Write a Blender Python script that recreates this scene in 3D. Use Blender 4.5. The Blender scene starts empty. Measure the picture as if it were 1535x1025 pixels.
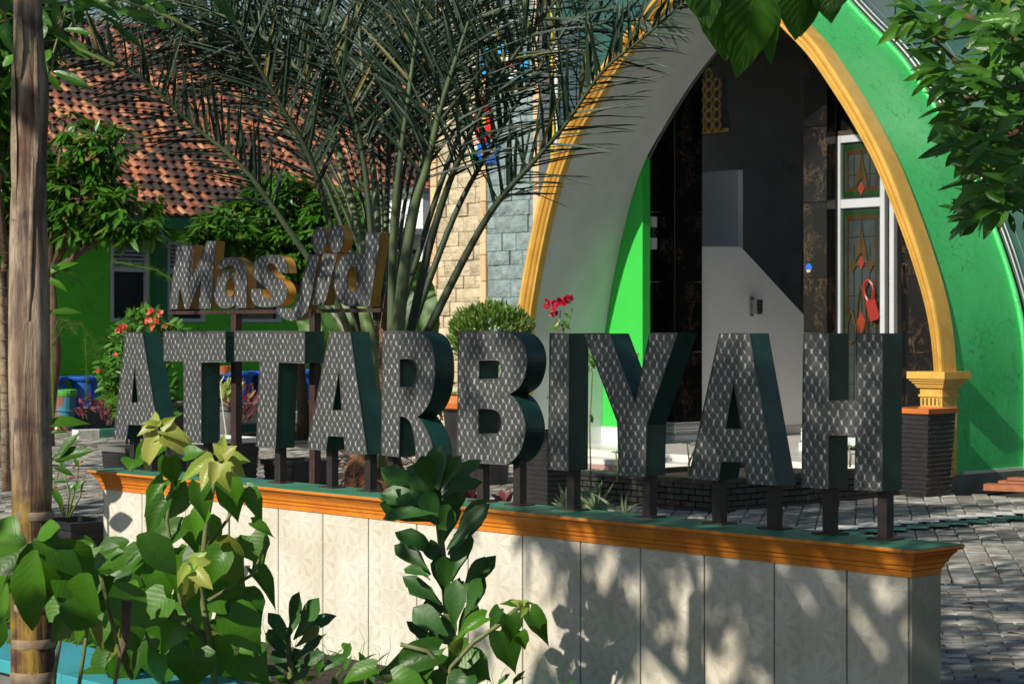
import bpy, math, random
from mathutils import Vector, Matrix
random.seed(7)
R = random.random
def U(a, b): return a + (b - a) * random.random()
SC = bpy.context.scene
COL = SC.collection

# ------------------------------------------------------------------ camera, sky, sun, exposure
F = 3000.0; CX = 767.5; HY = 498.0; CZ = 1.65
cam = bpy.data.cameras.new('camera'); camo = bpy.data.objects.new('camera', cam); COL.objects.link(camo)
camo.location = (0, 0, CZ); camo.rotation_euler = (math.radians(90), 0, 0)
cam.sensor_width = 36; cam.lens = F / 1535 * 36; cam.shift_y = -14.5 / 1535
cam.clip_start = 0.1; cam.clip_end = 2000
cam.dof.use_dof = True; cam.dof.focus_distance = 8.6; cam.dof.aperture_fstop = 11
SC.camera = camo
ux, uy = 0.676, -0.736          # along the sign wall, to the right and nearer
vx, vy = 0.736, 0.676           # away from the viewer, square to the sign wall
SUN_EL = math.radians(33)
_a = math.radians(6)
sh = Vector((-vx * math.cos(_a) + ux * math.sin(_a), -vy * math.cos(_a) + uy * math.sin(_a)))
SUN = Vector((sh.x * math.cos(SUN_EL), sh.y * math.cos(SUN_EL), math.sin(SUN_EL))).normalized()
w = bpy.data.worlds.new('World'); SC.world = w; w.use_nodes = True
nt = w.node_tree; bg = nt.nodes['Background']
sky = nt.nodes.new('ShaderNodeTexSky'); sky.sky_type = 'NISHITA'; sky.sun_disc = False
sky.sun_elevation = SUN_EL; sky.sun_rotation = math.atan2(SUN.x, SUN.y)
sky.air_density = 1.2; sky.dust_density = 0.4
nt.links.new(sky.outputs[0], bg.inputs[0]); bg.inputs[1].default_value = 0.065
sl = bpy.data.lights.new('sun', 'SUN'); sl.energy = 5.0; sl.angle = math.radians(0.5); sl.color = (1, 0.93, 0.80)
so = bpy.data.objects.new('sun', sl); COL.objects.link(so)
so.rotation_euler = SUN.to_track_quat('Z', 'Y').to_euler(); so.location = (-8, -8, 12)
SC.view_settings.view_transform = 'Standard'; SC.view_settings.look = 'None'
SC.view_settings.exposure = 0.18; SC.view_settings.gamma = 1
try: SC.view_settings.use_curve_mapping = False
except Exception: pass

# ------------------------------------------------------------------ coordinates
def P(px, py, Y): return Vector(((px - CX) * Y / F, Y, CZ - (py - HY) * Y / F))
def G(px, py, z=0.0):
    Y = (CZ - z) * F / (py - HY); return P(px, py, Y)
O = Vector((-2.39, 11.25, 0))
def W(s, t, z=0): return Vector((O.x + s * ux + t * vx, O.y + s * uy + t * vy, z))
UV3 = Vector((ux, uy, 0)); VV3 = Vector((vx, vy, 0)); ZZ = Vector((0, 0, 1))
def st(p):
    d = p - O; return (d.x * ux + d.y * uy, d.x * vx + d.y * vy)
def onplane(px, py, t):           # ray through a pixel meets the vertical plane t = const
    k = t + O.x * vx + O.y * vy
    rx = (px - CX) / F
    Y = k / (vx * rx + vy); return P(px, py, Y)
def onside(px, py, s):            # ray meets the vertical plane s = const
    k = s + O.x * ux + O.y * uy
    rx = (px - CX) / F
    Y = k / (ux * rx + uy); return P(px, py, Y)

# ------------------------------------------------------------------ objects
WL = {}
def wl(o): return WL.get(o.name, Vector((0, 0, 0))) if o is not None else Vector((0, 0, 0))
def tag(o, label=None, cat=None, group=None, kind=None):
    if label: o['label'] = label
    if cat: o['category'] = cat
    if group: o['group'] = group
    if kind: o['kind'] = kind
    return o
def thing(name, label, cat, loc, group=None):
    o = bpy.data.objects.new(name, None); o.empty_display_size = 0.2; COL.objects.link(o)
    o.location = loc; WL[o.name] = Vector(loc)
    return tag(o, label, cat, group)
def link(name, me, parent=None, loc=None, M=None):
    o = bpy.data.objects.new(name, me); COL.objects.link(o)
    if parent is not None: o.parent = parent
    if M is not None:
        o.matrix_basis = Matrix.Translation(-wl(parent)) @ M; WL[o.name] = M.to_translation()
    else:
        l = Vector(loc) if loc is not None else wl(parent)
        o.location = l - wl(parent); WL[o.name] = l
    return o
def mk_mesh(name, v, f, mats, midx=None, smooth=False, uv=None):
    me = bpy.data.meshes.new(name); me.from_pydata([tuple(x) for x in v], [], f)
    if not isinstance(mats, (list, tuple)): mats = [mats]
    for m in mats: me.materials.append(m)
    if midx: me.polygons.foreach_set('material_index', midx)
    if smooth: me.polygons.foreach_set('use_smooth', [True] * len(me.polygons))
    if uv:
        l = me.uv_layers.new(name='UVMap'); d = []
        for p in me.polygons:
            for vi in p.vertices: d += [uv[vi][0], uv[vi][1]]
        l.data.foreach_set('uv', d)
    me.update(); return me
class MB:
    def __init__(s): s.v = []; s.f = []; s.uv = []
    def add(s, v, f, uv=None):
        n = len(s.v); s.v += [Vector(x) for x in v]; s.f += [tuple(i + n for i in q) for q in f]
        s.uv += uv if uv else [(0, 0)] * len(v)
        return s
    def box(s, c, ax, ay, az):           # centre and half vectors
        c = Vector(c); ax = Vector(ax); ay = Vector(ay); az = Vector(az)
        v = [c + i * ax + j * ay + k * az for k in (-1, 1) for j in (-1, 1) for i in (-1, 1)]
        return s.add(v, [(0, 2, 3, 1), (4, 5, 7, 6), (0, 1, 5, 4), (2, 6, 7, 3), (0, 4, 6, 2), (1, 3, 7, 5)])
    def bbox(s, c, ax, ay, az, b=0.004):     # box with small chamfers on the outward side +-ay face edges
        c = Vector(c); ax = Vector(ax); ay = Vector(ay); az = Vector(az)
        bx = ax.normalized() * b; bz = az.normalized() * b; by = ay.normalized() * b
        v = []
        for yy, ins in ((-ay, 1), (-ay + by, 0), (ay, 0)):
            for i, k in ((-1, -1), (1, -1), (1, 1), (-1, 1)):
                v.append(c + yy + i * (ax - ins * bx) + k * (az - ins * bz))
        f = [(0, 1, 2, 3), (8, 11, 10, 9)]
        for r in (0, 4):
            for i in range(4):
                j = (i + 1) % 4; f.append((r + i, r + 4 + i, r + 4 + j, r + j))
        return s.add(v, f)
    def uvbox(s, s0, s1, t0, t1, z0, z1):
        c = W((s0 + s1) / 2, (t0 + t1) / 2, (z0 + z1) / 2)
        return s.box(c, UV3 * (s1 - s0) / 2, VV3 * (t1 - t0) / 2, ZZ * (z1 - z0) / 2)
    def tube(s, pts, rad, n=8, cap=True):
        pts = [Vector(p) for p in pts]
        if not isinstance(rad, (list, tuple)): rad = [rad] * len(pts)
        base = len(s.v); ref = Vector((0.13, 0.97, 0.2)).normalized(); vs = []; uv = []
        L = 0
        for i, p in enumerate(pts):
            d = (pts[min(i + 1, len(pts) - 1)] - pts[max(i - 1, 0)]).normalized()
            if abs(d.dot(ref)) > 0.95: ref = Vector((1, 0, 0.1)).normalized()
            a = d.cross(ref).normalized(); b = d.cross(a).normalized()
            if i: L += (p - pts[i - 1]).length
            for k in range(n):
                an = 2 * math.pi * k / n
                vs.append(p + (a * math.cos(an) + b * math.sin(an)) * rad[i]); uv.append((k / n, L))
        f = []
        for i in range(len(pts) - 1):
            for k in range(n):
                k2 = (k + 1) % n; f.append((i * n + k, i * n + k2, (i + 1) * n + k2, (i + 1) * n + k))
        if cap: f += [tuple(range(n))[::-1], tuple((len(pts) - 1) * n + k for k in range(n))]
        return s.add(vs, f, uv)
    def lathe(s, c, prof, n=24, sq=False, ang=0.0):   # prof: (r, z)
        vs = []; f = []; c = Vector(c)
        for r, z in prof:
            for k in range(n):
                an = 2 * math.pi * k / n + ang; vs.append(c + Vector((r * math.cos(an), r * math.sin(an), z)))
        for i in range(len(prof) - 1):
            for k in range(n):
                k2 = (k + 1) % n; f.append((i * n + k, i * n + k2, (i + 1) * n + k2, (i + 1) * n + k))
        return s.add(vs, f)
    def ell(s, c, rx, ry, rz, n=12, m=8, jit=0):
        prof = []; vs = []; c = Vector(c)
        for i in range(m + 1):
            th = math.pi * i / m
            for k in range(n):
                an = 2 * math.pi * k / n; j = 1 + U(-jit, jit)
                vs.append(c + Vector((rx * math.sin(th) * math.cos(an) * j, ry * math.sin(th) * math.sin(an) * j, -rz * math.cos(th) * j)))
        f = [(i * n + k, i * n + (k + 1) % n, (i + 1) * n + (k + 1) % n, (i + 1) * n + k) for i in range(m) for k in range(n)]
        return s.add(vs, f)
    def sweep(s, path, prof, closed=False):   # path: list of (point, xdir, ydir); prof: list of (x,y)
        vs = []; n = len(prof)
        for p, xd, yd in path:
            for a, b in prof: vs.append(p + xd * a + yd * b)
        f = []
        for i in range(len(path) - 1):
            for k in range(n if closed else n - 1):
                k2 = (k + 1) % n; f.append((i * n + k, (i + 1) * n + k, (i + 1) * n + k2, i * n + k2))
        return s.add(vs, f)
    def prism(s, pts, d):     # polygon extruded by vector d
        n = len(pts); d = Vector(d); pts = [Vector(p) for p in pts]
        return s.add(pts + [p + d for p in pts], [tuple(range(n)), tuple(range(n, 2 * n))[::-1]] + [(i, i + n, (i + 1) % n + n, (i + 1) % n) for i in range(n)])
    def build(s, name, mat, parent=None, smooth=False, loc=None, kind=None):
        l = Vector(loc) if loc is not None else (wl(parent) if parent is not None else Vector((0, 0, 0)))
        me = mk_mesh(name, [x - l for x in s.v], s.f, mat, smooth=smooth, uv=s.uv)
        o = link(name, me, parent, loc=l)
        if kind: o['kind'] = kind
        return o
def struct(name, mb, mat, smooth=False):
    o = mb.build(name, mat, None, smooth); o['kind'] = 'structure'; return o

# ------------------------------------------------------------------ materials
def nodes(m): return m.node_tree.nodes, m.node_tree.links
def base_mat(name):
    m = bpy.data.materials.new(name); m.use_nodes = True
    return m, m.node_tree.nodes, m.node_tree.links, m.node_tree.nodes['Principled BSDF']
def math_n(N, L, op, a, b=None, clamp=False):
    n = N.new('ShaderNodeMath'); n.operation = op; n.use_clamp = clamp
    for i, x in enumerate((a, b)):
        if x is None: continue
        if isinstance(x, (int, float)): n.inputs[i].default_value = x
        else: L.new(x, n.inputs[i])
    return n.outputs[0]
def mixc(N, L, fac, a, b, mode='MIX'):
    n = N.new('ShaderNodeMix'); n.data_type = 'RGBA'; n.blend_type = mode
    for k, x in ((0, fac), (6, a), (7, b)):
        if isinstance(x, (int, float)): n.inputs[k].default_value = x
        elif isinstance(x, (tuple, list)): n.inputs[k].default_value = (x[0], x[1], x[2], 1)
        else: L.new(x, n.inputs[k])
    return n.outputs[2]
def coords(N, L, scale=(1, 1, 1)):
    tc = N.new('ShaderNodeTexCoord'); oi = N.new('ShaderNodeObjectInfo')
    mp = N.new('ShaderNodeMapping'); mp.inputs['Scale'].default_value = scale
    ad = N.new('ShaderNodeVectorMath'); ad.operation = 'ADD'
    ms = N.new('ShaderNodeMath'); ms.operation = 'MULTIPLY'; ms.inputs[1].default_value = 37.0
    L.new(oi.outputs['Random'], ms.inputs[0]); L.new(tc.outputs['Object'], ad.inputs[0]); L.new(ms.outputs[0], ad.inputs[1])
    L.new(ad.outputs[0], mp.inputs[0]); return mp.outputs[0], oi.outputs['Random'], tc
def noise(N, L, vec, sc, det=5, rough=0.6, dist=0):
    n = N.new('ShaderNodeTexNoise'); n.inputs['Scale'].default_value = sc; n.inputs['Detail'].default_value = det
    n.inputs['Roughness'].default_value = rough; n.inputs['Distortion'].default_value = dist
    L.new(vec, n.inputs['Vector']); return n.outputs[0]
def ramp(N, L, x, stops):
    n = N.new('ShaderNodeValToRGB'); e = n.color_ramp.elements
    while len(e) < len(stops): e.new(0.5)
    for i, (p, c) in enumerate(stops):
        e[i].position = p; e[i].color = (c[0], c[1], c[2], 1) if isinstance(c, (tuple, list)) else (c, c, c, 1)
    L.new(x, n.inputs[0]); return n.outputs[0]
def bump(N, L, B, h, strength=0.3, dist=0.01):
    n = N.new('ShaderNodeBump'); n.inputs['Strength'].default_value = strength; n.inputs['Distance'].default_value = dist
    L.new(h, n.inputs['Height']); L.new(n.outputs[0], B.inputs['Normal']); return n
def mat(name, c, c2=None, rough=0.6, metal=0, sc=3, bsc=30, bs=0.15, bd=0.004, stretch=(1, 1, 1), var=0.0, lo=0.35, hi=0.65, spec=0.5, coat=0, grime=None):
    m, N, L, B = base_mat(name)
    vec, rnd, tc = coords(N, L, stretch)
    c2 = c2 or tuple(x * 0.72 for x in c)
    n1 = noise(N, L, vec, sc); fac = ramp(N, L, n1, [(lo, 0.0), (hi, 1.0)])
    col = mixc(N, L, fac, c, c2)
    if grime:
        g = noise(N, L, vec, sc * 4.3, 8, 0.7); gf = ramp(N, L, g, [(0.56, 0.0), (0.72, 0.8)])
        col = mixc(N, L, gf, col, grime)
    if var:
        ge = N.new('ShaderNodeNewGeometry')
        a = math_n(N, L, 'FRACT', math_n(N, L, 'ADD', rnd, ge.outputs['Random Per Island']))
        k = math_n(N, L, 'ADD', math_n(N, L, 'MULTIPLY', a, 2 * var), 1 - var)
        hsv = N.new('ShaderNodeHueSaturation'); L.new(k, hsv.inputs['Value']); L.new(col, hsv.inputs['Color']); col = hsv.outputs[0]
    L.new(col, B.inputs['Base Color'])
    n2 = noise(N, L, vec, bsc, 6)
    rr = math_n(N, L, 'ADD', math_n(N, L, 'MULTIPLY', n2, 0.25), rough - 0.12, True); L.new(rr, B.inputs['Roughness'])
    B.inputs['Metallic'].default_value = metal
    B.inputs['Specular IOR Level'].default_value = spec
    B.inputs['Coat Weight'].default_value = coat
    if bs: bump(N, L, B, n2, bs, bd)
    return m
def leaf_mat(name, c, c2, rough=0.38, trans=0.25, veins=False, tcol=None, var=0.25, vk=0.14, vb=0.12):
    m, N, L, B = base_mat(name)
    vec, rnd, tc = coords(N, L)
    ge = N.new('ShaderNodeNewGeometry')
    a = math_n(N, L, 'FRACT', math_n(N, L, 'ADD', rnd, ge.outputs['Random Per Island']))
    n1 = noise(N, L, vec, 6)
    f = math_n(N, L, 'ADD', math_n(N, L, 'MULTIPLY', a, 0.85), math_n(N, L, 'MULTIPLY', n1, 0.3), True)
    col = mixc(N, L, f, c, c2)
    sp2 = noise(N, L, vec, 30, 5, 0.7); col = mixc(N, L, ramp(N, L, sp2, [(0.60, 0.0), (0.72, 0.5)]), col, tuple(x * 0.45 + 0.01 for x in c))
    # a little of every crown is yellowed or browned
    k = math_n(N, L, 'GREATER_THAN', math_n(N, L, 'FRACT', math_n(N, L, 'MULTIPLY', a, 13.7)), 0.955)
    col = mixc(N, L, math_n(N, L, 'MULTIPLY', k, 0.45), col, (0.30, 0.24, 0.04))
    if veins:
        sx = N.new('ShaderNodeSeparateXYZ'); L.new(tc.outputs['UV'], sx.inputs[0])
        au = math_n(N, L, 'ABSOLUTE', sx.outputs[0])
        mid = math_n(N, L, 'LESS_THAN', au, 0.035)
        ph = math_n(N, L, 'ADD', math_n(N, L, 'MULTIPLY', sx.outputs[1], 8.0), math_n(N, L, 'MULTIPLY', au, -2.6))
        fr = math_n(N, L, 'ABSOLUTE', math_n(N, L, 'SUBTRACT', math_n(N, L, 'FRACT', ph), 0.5))
        sv = math_n(N, L, 'MULTIPLY', math_n(N, L, 'SUBTRACT', 0.07, fr, True), 9.0, True)
        vn = math_n(N, L, 'MAXIMUM', mid, sv)
        col = mixc(N, L, math_n(N, L, 'MULTIPLY', vn, vk), col, (0.16, 0.28, 0.06))
        h = math_n(N, L, 'ADD', math_n(N, L, 'MULTIPLY', fr, 1.4), math_n(N, L, 'MULTIPLY', n1, 1.5))
        bump(N, L, B, h, vb, 0.004)
    else:
        bump(N, L, B, n1, 0.2, 0.01)
    L.new(col, B.inputs['Base Color'])
    B.inputs['Roughness'].default_value = rough
    tr = N.new('ShaderNodeBsdfTranslucent'); mx = N.new('ShaderNodeMixShader'); mx.inputs[0].default_value = trans
    tcl = mixc(N, L, 0.5, col, tcol or (0.16, 0.32, 0.03)); L.new(tcl, tr.inputs[0])
    L.new(B.outputs[0], mx.inputs[1]); L.new(tr.outputs[0], mx.inputs[2]); L.new(mx.outputs[0], N['Material Output'].inputs[0])
    return m

# engine-turned stainless sheet: overlapping swirled discs in staggered rows
def steel_mat():
    m, N, L, B = base_mat('swirled_steel')
    tc = N.new('ShaderNodeTexCoord'); pos = tc.outputs['Object']
    dt = N.new('ShaderNodeVectorMath'); dt.operation = 'DOT_PRODUCT'; dt.inputs[1].default_value = (ux, uy, 0); L.new(pos, dt.inputs[0])
    sp = N.new('ShaderNodeSeparateXYZ'); L.new(pos, sp.inputs[0])
    nz = noise(N, L, pos, 9, 2); wob = math_n(N, L, 'MULTIPLY', math_n(N, L, 'SUBTRACT', nz, 0.5), 0.8)
    A = 0.042; Bz = 0.058
    a = math_n(N, L, 'ADD', math_n(N, L, 'DIVIDE', dt.outputs['Value'], A), wob)
    b = math_n(N, L, 'ADD', math_n(N, L, 'DIVIDE', sp.outputs[2], Bz), wob)
    def cell(off):
        fa = math_n(N, L, 'SUBTRACT', math_n(N, L, 'FRACT', math_n(N, L, 'ADD', a, off)), 0.5)
        fb = math_n(N, L, 'SUBTRACT', math_n(N, L, 'FRACT', math_n(N, L, 'ADD', b, off)), 0.5)
        fa2 = math_n(N, L, 'MULTIPLY', fa, A / Bz * 1.15)
        d = math_n(N, L, 'SQRT', math_n(N, L, 'ADD', math_n(N, L, 'MULTIPLY', fa2, fa2), math_n(N, L, 'MULTIPLY', fb, fb)))
        an = math_n(N, L, 'ARCTAN2', fb, fa2); return d, an
    d1, a1 = cell(0.0); d2, a2 = cell(0.5)
    sel = math_n(N, L, 'LESS_THAN', d1, d2)
    d = math_n(N, L, 'MINIMUM', d1, d2)
    mxa = N.new('ShaderNodeMix'); L.new(sel, mxa.inputs[0]); L.new(a2, mxa.inputs[2]); L.new(a1, mxa.inputs[3]); an = mxa.outputs[0]
    # each disc's fan-shaped glint is put into the colour, by twice the angle
    fan = math_n(N, L, 'MULTIPLY', math_n(N, L, 'ADD', math_n(N, L, 'COSINE', math_n(N, L, 'ADD', math_n(N, L, 'MULTIPLY', an, 2.0), -0.5)), 1.0), 0.5)
    rimf = math_n(N, L, 'MULTIPLY', math_n(N, L, 'SUBTRACT', d, 0.24, True), 6.5, True)
    spot = math_n(N, L, 'MULTIPLY', math_n(N, L, 'ADD', math_n(N, L, 'MULTIPLY', fan, 0.45), 0.55), math_n(N, L, 'POWER', rimf, 1.6))
    dot = math_n(N, L, 'MULTIPLY', math_n(N, L, 'SUBTRACT', d, 0.36, True), 17.0, True)  # bright glints where discs meet, also put into the colour
    pat = ramp(N, L, noise(N, L, pos, 26, 3), [(0.35, 0.25), (0.65, 1.0)])
    spot = math_n(N, L, 'MULTIPLY', math_n(N, L, 'ADD', math_n(N, L, 'MULTIPLY', spot, 0.62), math_n(N, L, 'MULTIPLY', dot, 1.2), True), pat)
    fine = noise(N, L, pos, 160, 3)
    lum = math_n(N, L, 'ADD', math_n(N, L, 'MULTIPLY', spot, 0.95), math_n(N, L, 'MULTIPLY', fine, 0.12), True)
    col = mixc(N, L, lum, (0.048, 0.052, 0.056), (1.0, 1.0, 1.0))
    big = noise(N, L, pos, 4.5, 7); dirt = ramp(N, L, big, [(0.45, 0.0), (0.8, 0.45)])
    col = mixc(N, L, dirt, col, (0.09, 0.085, 0.075))
    L.new(col, B.inputs['Base Color']); B.inputs['Metallic'].default_value = 0.58
    rg = math_n(N, L, 'ADD', math_n(N, L, 'MULTIPLY', math_n(N, L, 'SUBTRACT', 1.0, spot), 0.10), 0.34); L.new(rg, B.inputs['Roughness'])
    h = math_n(N, L, 'SUBTRACT', 0.0, d)
    bump(N, L, B, h, 0.22, 0.010)
    return m

def sign_tile_mat():
    m, N, L, B = base_mat('pinwheel_tile')
    tc = N.new('ShaderNodeTexCoord'); pos = tc.outputs['Object']
    dt = N.new('ShaderNodeVectorMath'); dt.operation = 'DOT_PRODUCT'; dt.inputs[1].default_value = (ux, uy, 0); L.new(pos, dt.inputs[0])
    sp = N.new('ShaderNodeSeparateXYZ'); L.new(pos, sp.inputs[0])
    C = 0.18
    a = math_n(N, L, 'SUBTRACT', math_n(N, L, 'FRACT', math_n(N, L, 'ADD', math_n(N, L, 'DIVIDE', dt.outputs['Value'], C), 0.5)), 0.5)
    b = math_n(N, L, 'SUBTRACT', math_n(N, L, 'FRACT', math_n(N, L, 'ADD', math_n(N, L, 'DIVIDE', sp.outputs[2], C), 0.5)), 0.5)
    an = math_n(N, L, 'ARCTAN2', b, a)
    ph = math_n(N, L, 'FRACT', math_n(N, L, 'ADD', math_n(N, L, 'DIVIDE', an, math.pi / 4), 8.0))     # 8 wedges
    ta = math_n(N, L, 'ABSOLUTE', a); tb = math_n(N, L, 'ABSOLUTE', b)
    # every quarter cell a pyramid whose wedge alternates
    w1 = math_n(N, L, 'GREATER_THAN', ph, 0.5)
    edge = math_n(N, L, 'ABSOLUTE', math_n(N, L, 'SUBTRACT', ph, 0.5))
    ln = math_n(N, L, 'MAXIMUM', math_n(N, L, 'GREATER_THAN', edge, 0.465), math_n(N, L, 'LESS_THAN', edge, 0.03))
    gr = math_n(N, L, 'MAXIMUM', math_n(N, L, 'GREATER_THAN', ta, 0.488), math_n(N, L, 'GREATER_THAN', tb, 0.488))
    gr2 = math_n(N, L, 'MAXIMUM', math_n(N, L, 'LESS_THAN', ta, 0.010), math_n(N, L, 'LESS_THAN', tb, 0.010))
    nz = noise(N, L, pos, 2.2, 5)
    rad = math_n(N, L, 'MAXIMUM', ta, tb)
    tri = math_n(N, L, 'MULTIPLY', w1, math_n(N, L, 'MULTIPLY', rad, 1.6, True))
    col = mixc(N, L, tri, (0.67, 0.64, 0.58), (0.60, 0.555, 0.46))
    col = mixc(N, L, math_n(N, L, 'MULTIPLY', math_n(N, L, 'MAXIMUM', ln, gr), 0.4), col, (0.80, 0.77, 0.70))
    st_ = ramp(N, L, nz, [(0.4, 0.0), (0.7, 0.5)])
    col = mixc(N, L, st_, col, (0.62, 0.50, 0.30), 'MULTIPLY')
    sv = N.new('ShaderNodeVectorMath'); sv.operation = 'MULTIPLY'; sv.inputs[1].default_value = (5, 5, 0.5); L.new(pos, sv.inputs[0])
    streak = noise(N, L, sv.outputs[0], 3, 6, 0.7)
    col = mixc(N, L, ramp(N, L, streak, [(0.5, 0.0), (0.75, 0.4)]), col, (0.40, 0.36, 0.27))
    L.new(col, B.inputs['Base Color']); B.inputs['Roughness'].default_value = 0.32
    h = math_n(N, L, 'ADD', math_n(N, L, 'MULTIPLY', edge, 1.0), math_n(N, L, 'MULTIPLY', rad, 0.6))
    bump(N, L, B, h, 0.18, 0.012)
    return m

def marble_mat():
    m, N, L, B = base_mat('black_gold_marble')
    vec, rnd, tc = coords(N, L, (1, 1, 0.8))
    n1 = noise(N, L, vec, 4, 8, 0.75, 2.5)
    v = math_n(N, L, 'ABSOLUTE', math_n(N, L, 'SUBTRACT', n1, 0.5))
    v2 = math_n(N, L, 'MULTIPLY', math_n(N, L, 'SUBTRACT', 0.012, v, True), 70, True)
    gate = ramp(N, L, noise(N, L, vec, 3.1, 3), [(0.49, 0.0), (0.60, 0.9)])
    f = math_n(N, L, 'MULTIPLY', v2, gate)
    col = mixc(N, L, f, (0.006, 0.006, 0.007), (0.32, 0.20, 0.11))
    L.new(col, B.inputs['Base Color']); B.inputs['Roughness'].default_value = 0.14
    return m

def crazed_paint(name, c, c2):
    m, N, L, B = base_mat(name)
    vec, rnd, tc = coords(N, L)
    n0 = noise(N, L, vec, 1.3, 6)
    dn = N.new('ShaderNodeTexNoise'); dn.inputs['Scale'].default_value = 3; L.new(vec, dn.inputs['Vector'])
    av = N.new('ShaderNodeVectorMath'); av.operation = 'ADD'; L.new(vec, av.inputs[0]); L.new(dn.outputs['Color'], av.inputs[1])
    vo = N.new('ShaderNodeTexVoronoi'); vo.feature = 'DISTANCE_TO_EDGE'; vo.inputs['Scale'].default_value = 4.5; L.new(av.outputs[0], vo.inputs['Vector'])
    ck = math_n(N, L, 'LESS_THAN', vo.outputs['Distance'], 0.016)
    gate = ramp(N, L, noise(N, L, vec, 1.7, 3), [(0.40, 0.0), (0.52, 1.0)])
    ck = math_n(N, L, 'MULTIPLY', ck, gate)
    col = mixc(N, L, ramp(N, L, n0, [(0.3, 0.0), (0.7, 1.0)]), c, c2)
    col = mixc(N, L, math_n(N, L, 'MULTIPLY', ck, 0.6), col, tuple(x * 0.35 for x in c))
    gz = noise(N, L, vec, 5, 9, 0.75); col = mixc(N, L, ramp(N, L, gz, [(0.55, 0.0), (0.75, 0.35)]), col, (0.05, 0.20, 0.06))
    L.new(col, B.inputs['Base Color']); B.inputs['Roughness'].default_value = 0.42
    h = math_n(N, L, 'ADD', n0, math_n(N, L, 'MULTIPLY', ck, -0.4)); bump(N, L, B, h, 0.45, 0.03)
    return m

def bark_mat():
    m, N, L, B = base_mat('ringed_bark')
    tc = N.new('ShaderNodeTexCoord'); pos = tc.outputs['Object']
    sp = N.new('ShaderNodeSeparateXYZ'); L.new(pos, sp.inputs[0])
    sv = N.new('ShaderNodeVectorMath'); sv.operation = 'MULTIPLY'; sv.inputs[1].default_value = (14, 14, 1.3); L.new(pos, sv.inputs[0])
    n1 = noise(N, L, sv.outputs[0], 1.6, 8, 0.65, 0.6); n2 = noise(N, L, pos, 7, 4)
    up = mixc(N, L, ramp(N, L, n1, [(0.40, 0.0), (0.60, 1.0)]), (0.10, 0.045, 0.025), (0.38, 0.30, 0.22))
    up = mixc(N, L, ramp(N, L, noise(N, L, pos, 4.3, 6, 0.6, 0.8), [(0.50, 0.0), (0.62, 0.85)]), up, (0.055, 0.032, 0.028))
    lo = mixc(N, L, ramp(N, L, math_n(N, L, 'MULTIPLY', math_n(N, L, 'ADD', n1, n2), 0.5), [(0.47, 0.0), (0.58, 1.0)]), (0.050, 0.020, 0.016), (0.27, 0.17, 0.025))
    zz = math_n(N, L, 'ADD', sp.outputs[2], math_n(N, L, 'MULTIPLY', math_n(N, L, 'SUBTRACT', n2, 0.5), 0.25))
    f = ramp(N, L, math_n(N, L, 'MULTIPLY', math_n(N, L, 'SUBTRACT', zz, 1.16), 6.0, True), [(0.0, 0.0), (1.0, 1.0)])
    col = mixc(N, L, f, lo, up)
    L.new(col, B.inputs['Base Color']); B.inputs['Roughness'].default_value = 0.75
    bump(N, L, B, n1, 0.8, 0.02)
    return m

M = {}
M['steel'] = steel_mat()
M['letter_green'] = mat('letter_green_side', (0.008, 0.058, 0.040), (0.004, 0.034, 0.026), rough=0.42, sc=6, bs=0.1, grime=(0.02, 0.06, 0.05))
M['letter_yellow'] = mat('letter_yellow_side', (0.52, 0.27, 0.035), (0.36, 0.17, 0.03), rough=0.4, sc=5, bs=0.1, grime=(0.16, 0.09, 0.03))
M['rust'] = mat('rusty_steel', (0.060, 0.022, 0.015), (0.022, 0.013, 0.012), rough=0.6, sc=14, bsc=60, bs=0.4)
M['post'] = mat('dark_post', (0.014, 0.012, 0.014), (0.026, 0.016, 0.014), rough=0.5, sc=12, bsc=60, bs=0.3)
M['tile'] = sign_tile_mat()
M['grout'] = mat('brown_grout', (0.22, 0.15, 0.07), rough=0.9)
M['plaster'] = mat('end_plaster', (0.38, 0.36, 0.27), (0.25, 0.25, 0.19), rough=0.75, sc=3, bsc=18, grime=(0.15, 0.15, 0.10))
M['orange'] = mat('orange_paint', (0.72, 0.235, 0.018), (0.60, 0.17, 0.014), rough=0.5, sc=5, bsc=25, bs=0.25, grime=(0.30, 0.10, 0.02))
M['cap_green'] = mat('cap_green_paint', (0.06, 0.26, 0.15), (0.04, 0.19, 0.115), rough=0.5, sc=4, bs=0.2, grime=(0.07, 0.09, 0.06))
M['soffit'] = mat('grey_soffit_paint', (0.60, 0.63, 0.63), (0.52, 0.55, 0.55), rough=0.7, sc=2, bsc=10, bs=0.15, bd=0.01)
M['arch_green'] = crazed_paint('arch_green_paint', (0.040, 0.47, 0.115), (0.07, 0.56, 0.17))  # second green lifted to stand in for sky sheen
M['in_green'] = mat('inner_green_paint', (0.03, 0.50, 0.06), (0.03, 0.46, 0.05), rough=0.6, sc=2, bs=0.05)
M['gold'] = mat('gold_trim_paint', (0.66, 0.40, 0.085), (0.55, 0.32, 0.06), rough=0.42, sc=5, bsc=18, bs=0.15, grime=(0.42, 0.24, 0.06))
M['marble'] = marble_mat()
M['white'] = mat('white_paint', (0.75, 0.76, 0.76), (0.66, 0.67, 0.67), rough=0.5, sc=2, bs=0.08)
M['white_hi'] = mat('lightened_white_paint', (0.90, 0.90, 0.89), (0.84, 0.85, 0.84), rough=0.5, sc=2, bs=0.08)  # white_paint lightened to make up for light missing in the hall
M['frame'] = mat('white_aluminium', (0.50, 0.52, 0.55), (0.44, 0.46, 0.49), rough=0.35, sc=2, bs=0.03)
M['dimwall'] = mat('dim_grey_wall', (0.13, 0.125, 0.105), (0.10, 0.098, 0.085), rough=0.8, sc=2, bs=0.08)  # darker paint stands in for the deep shade of the hall
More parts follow.
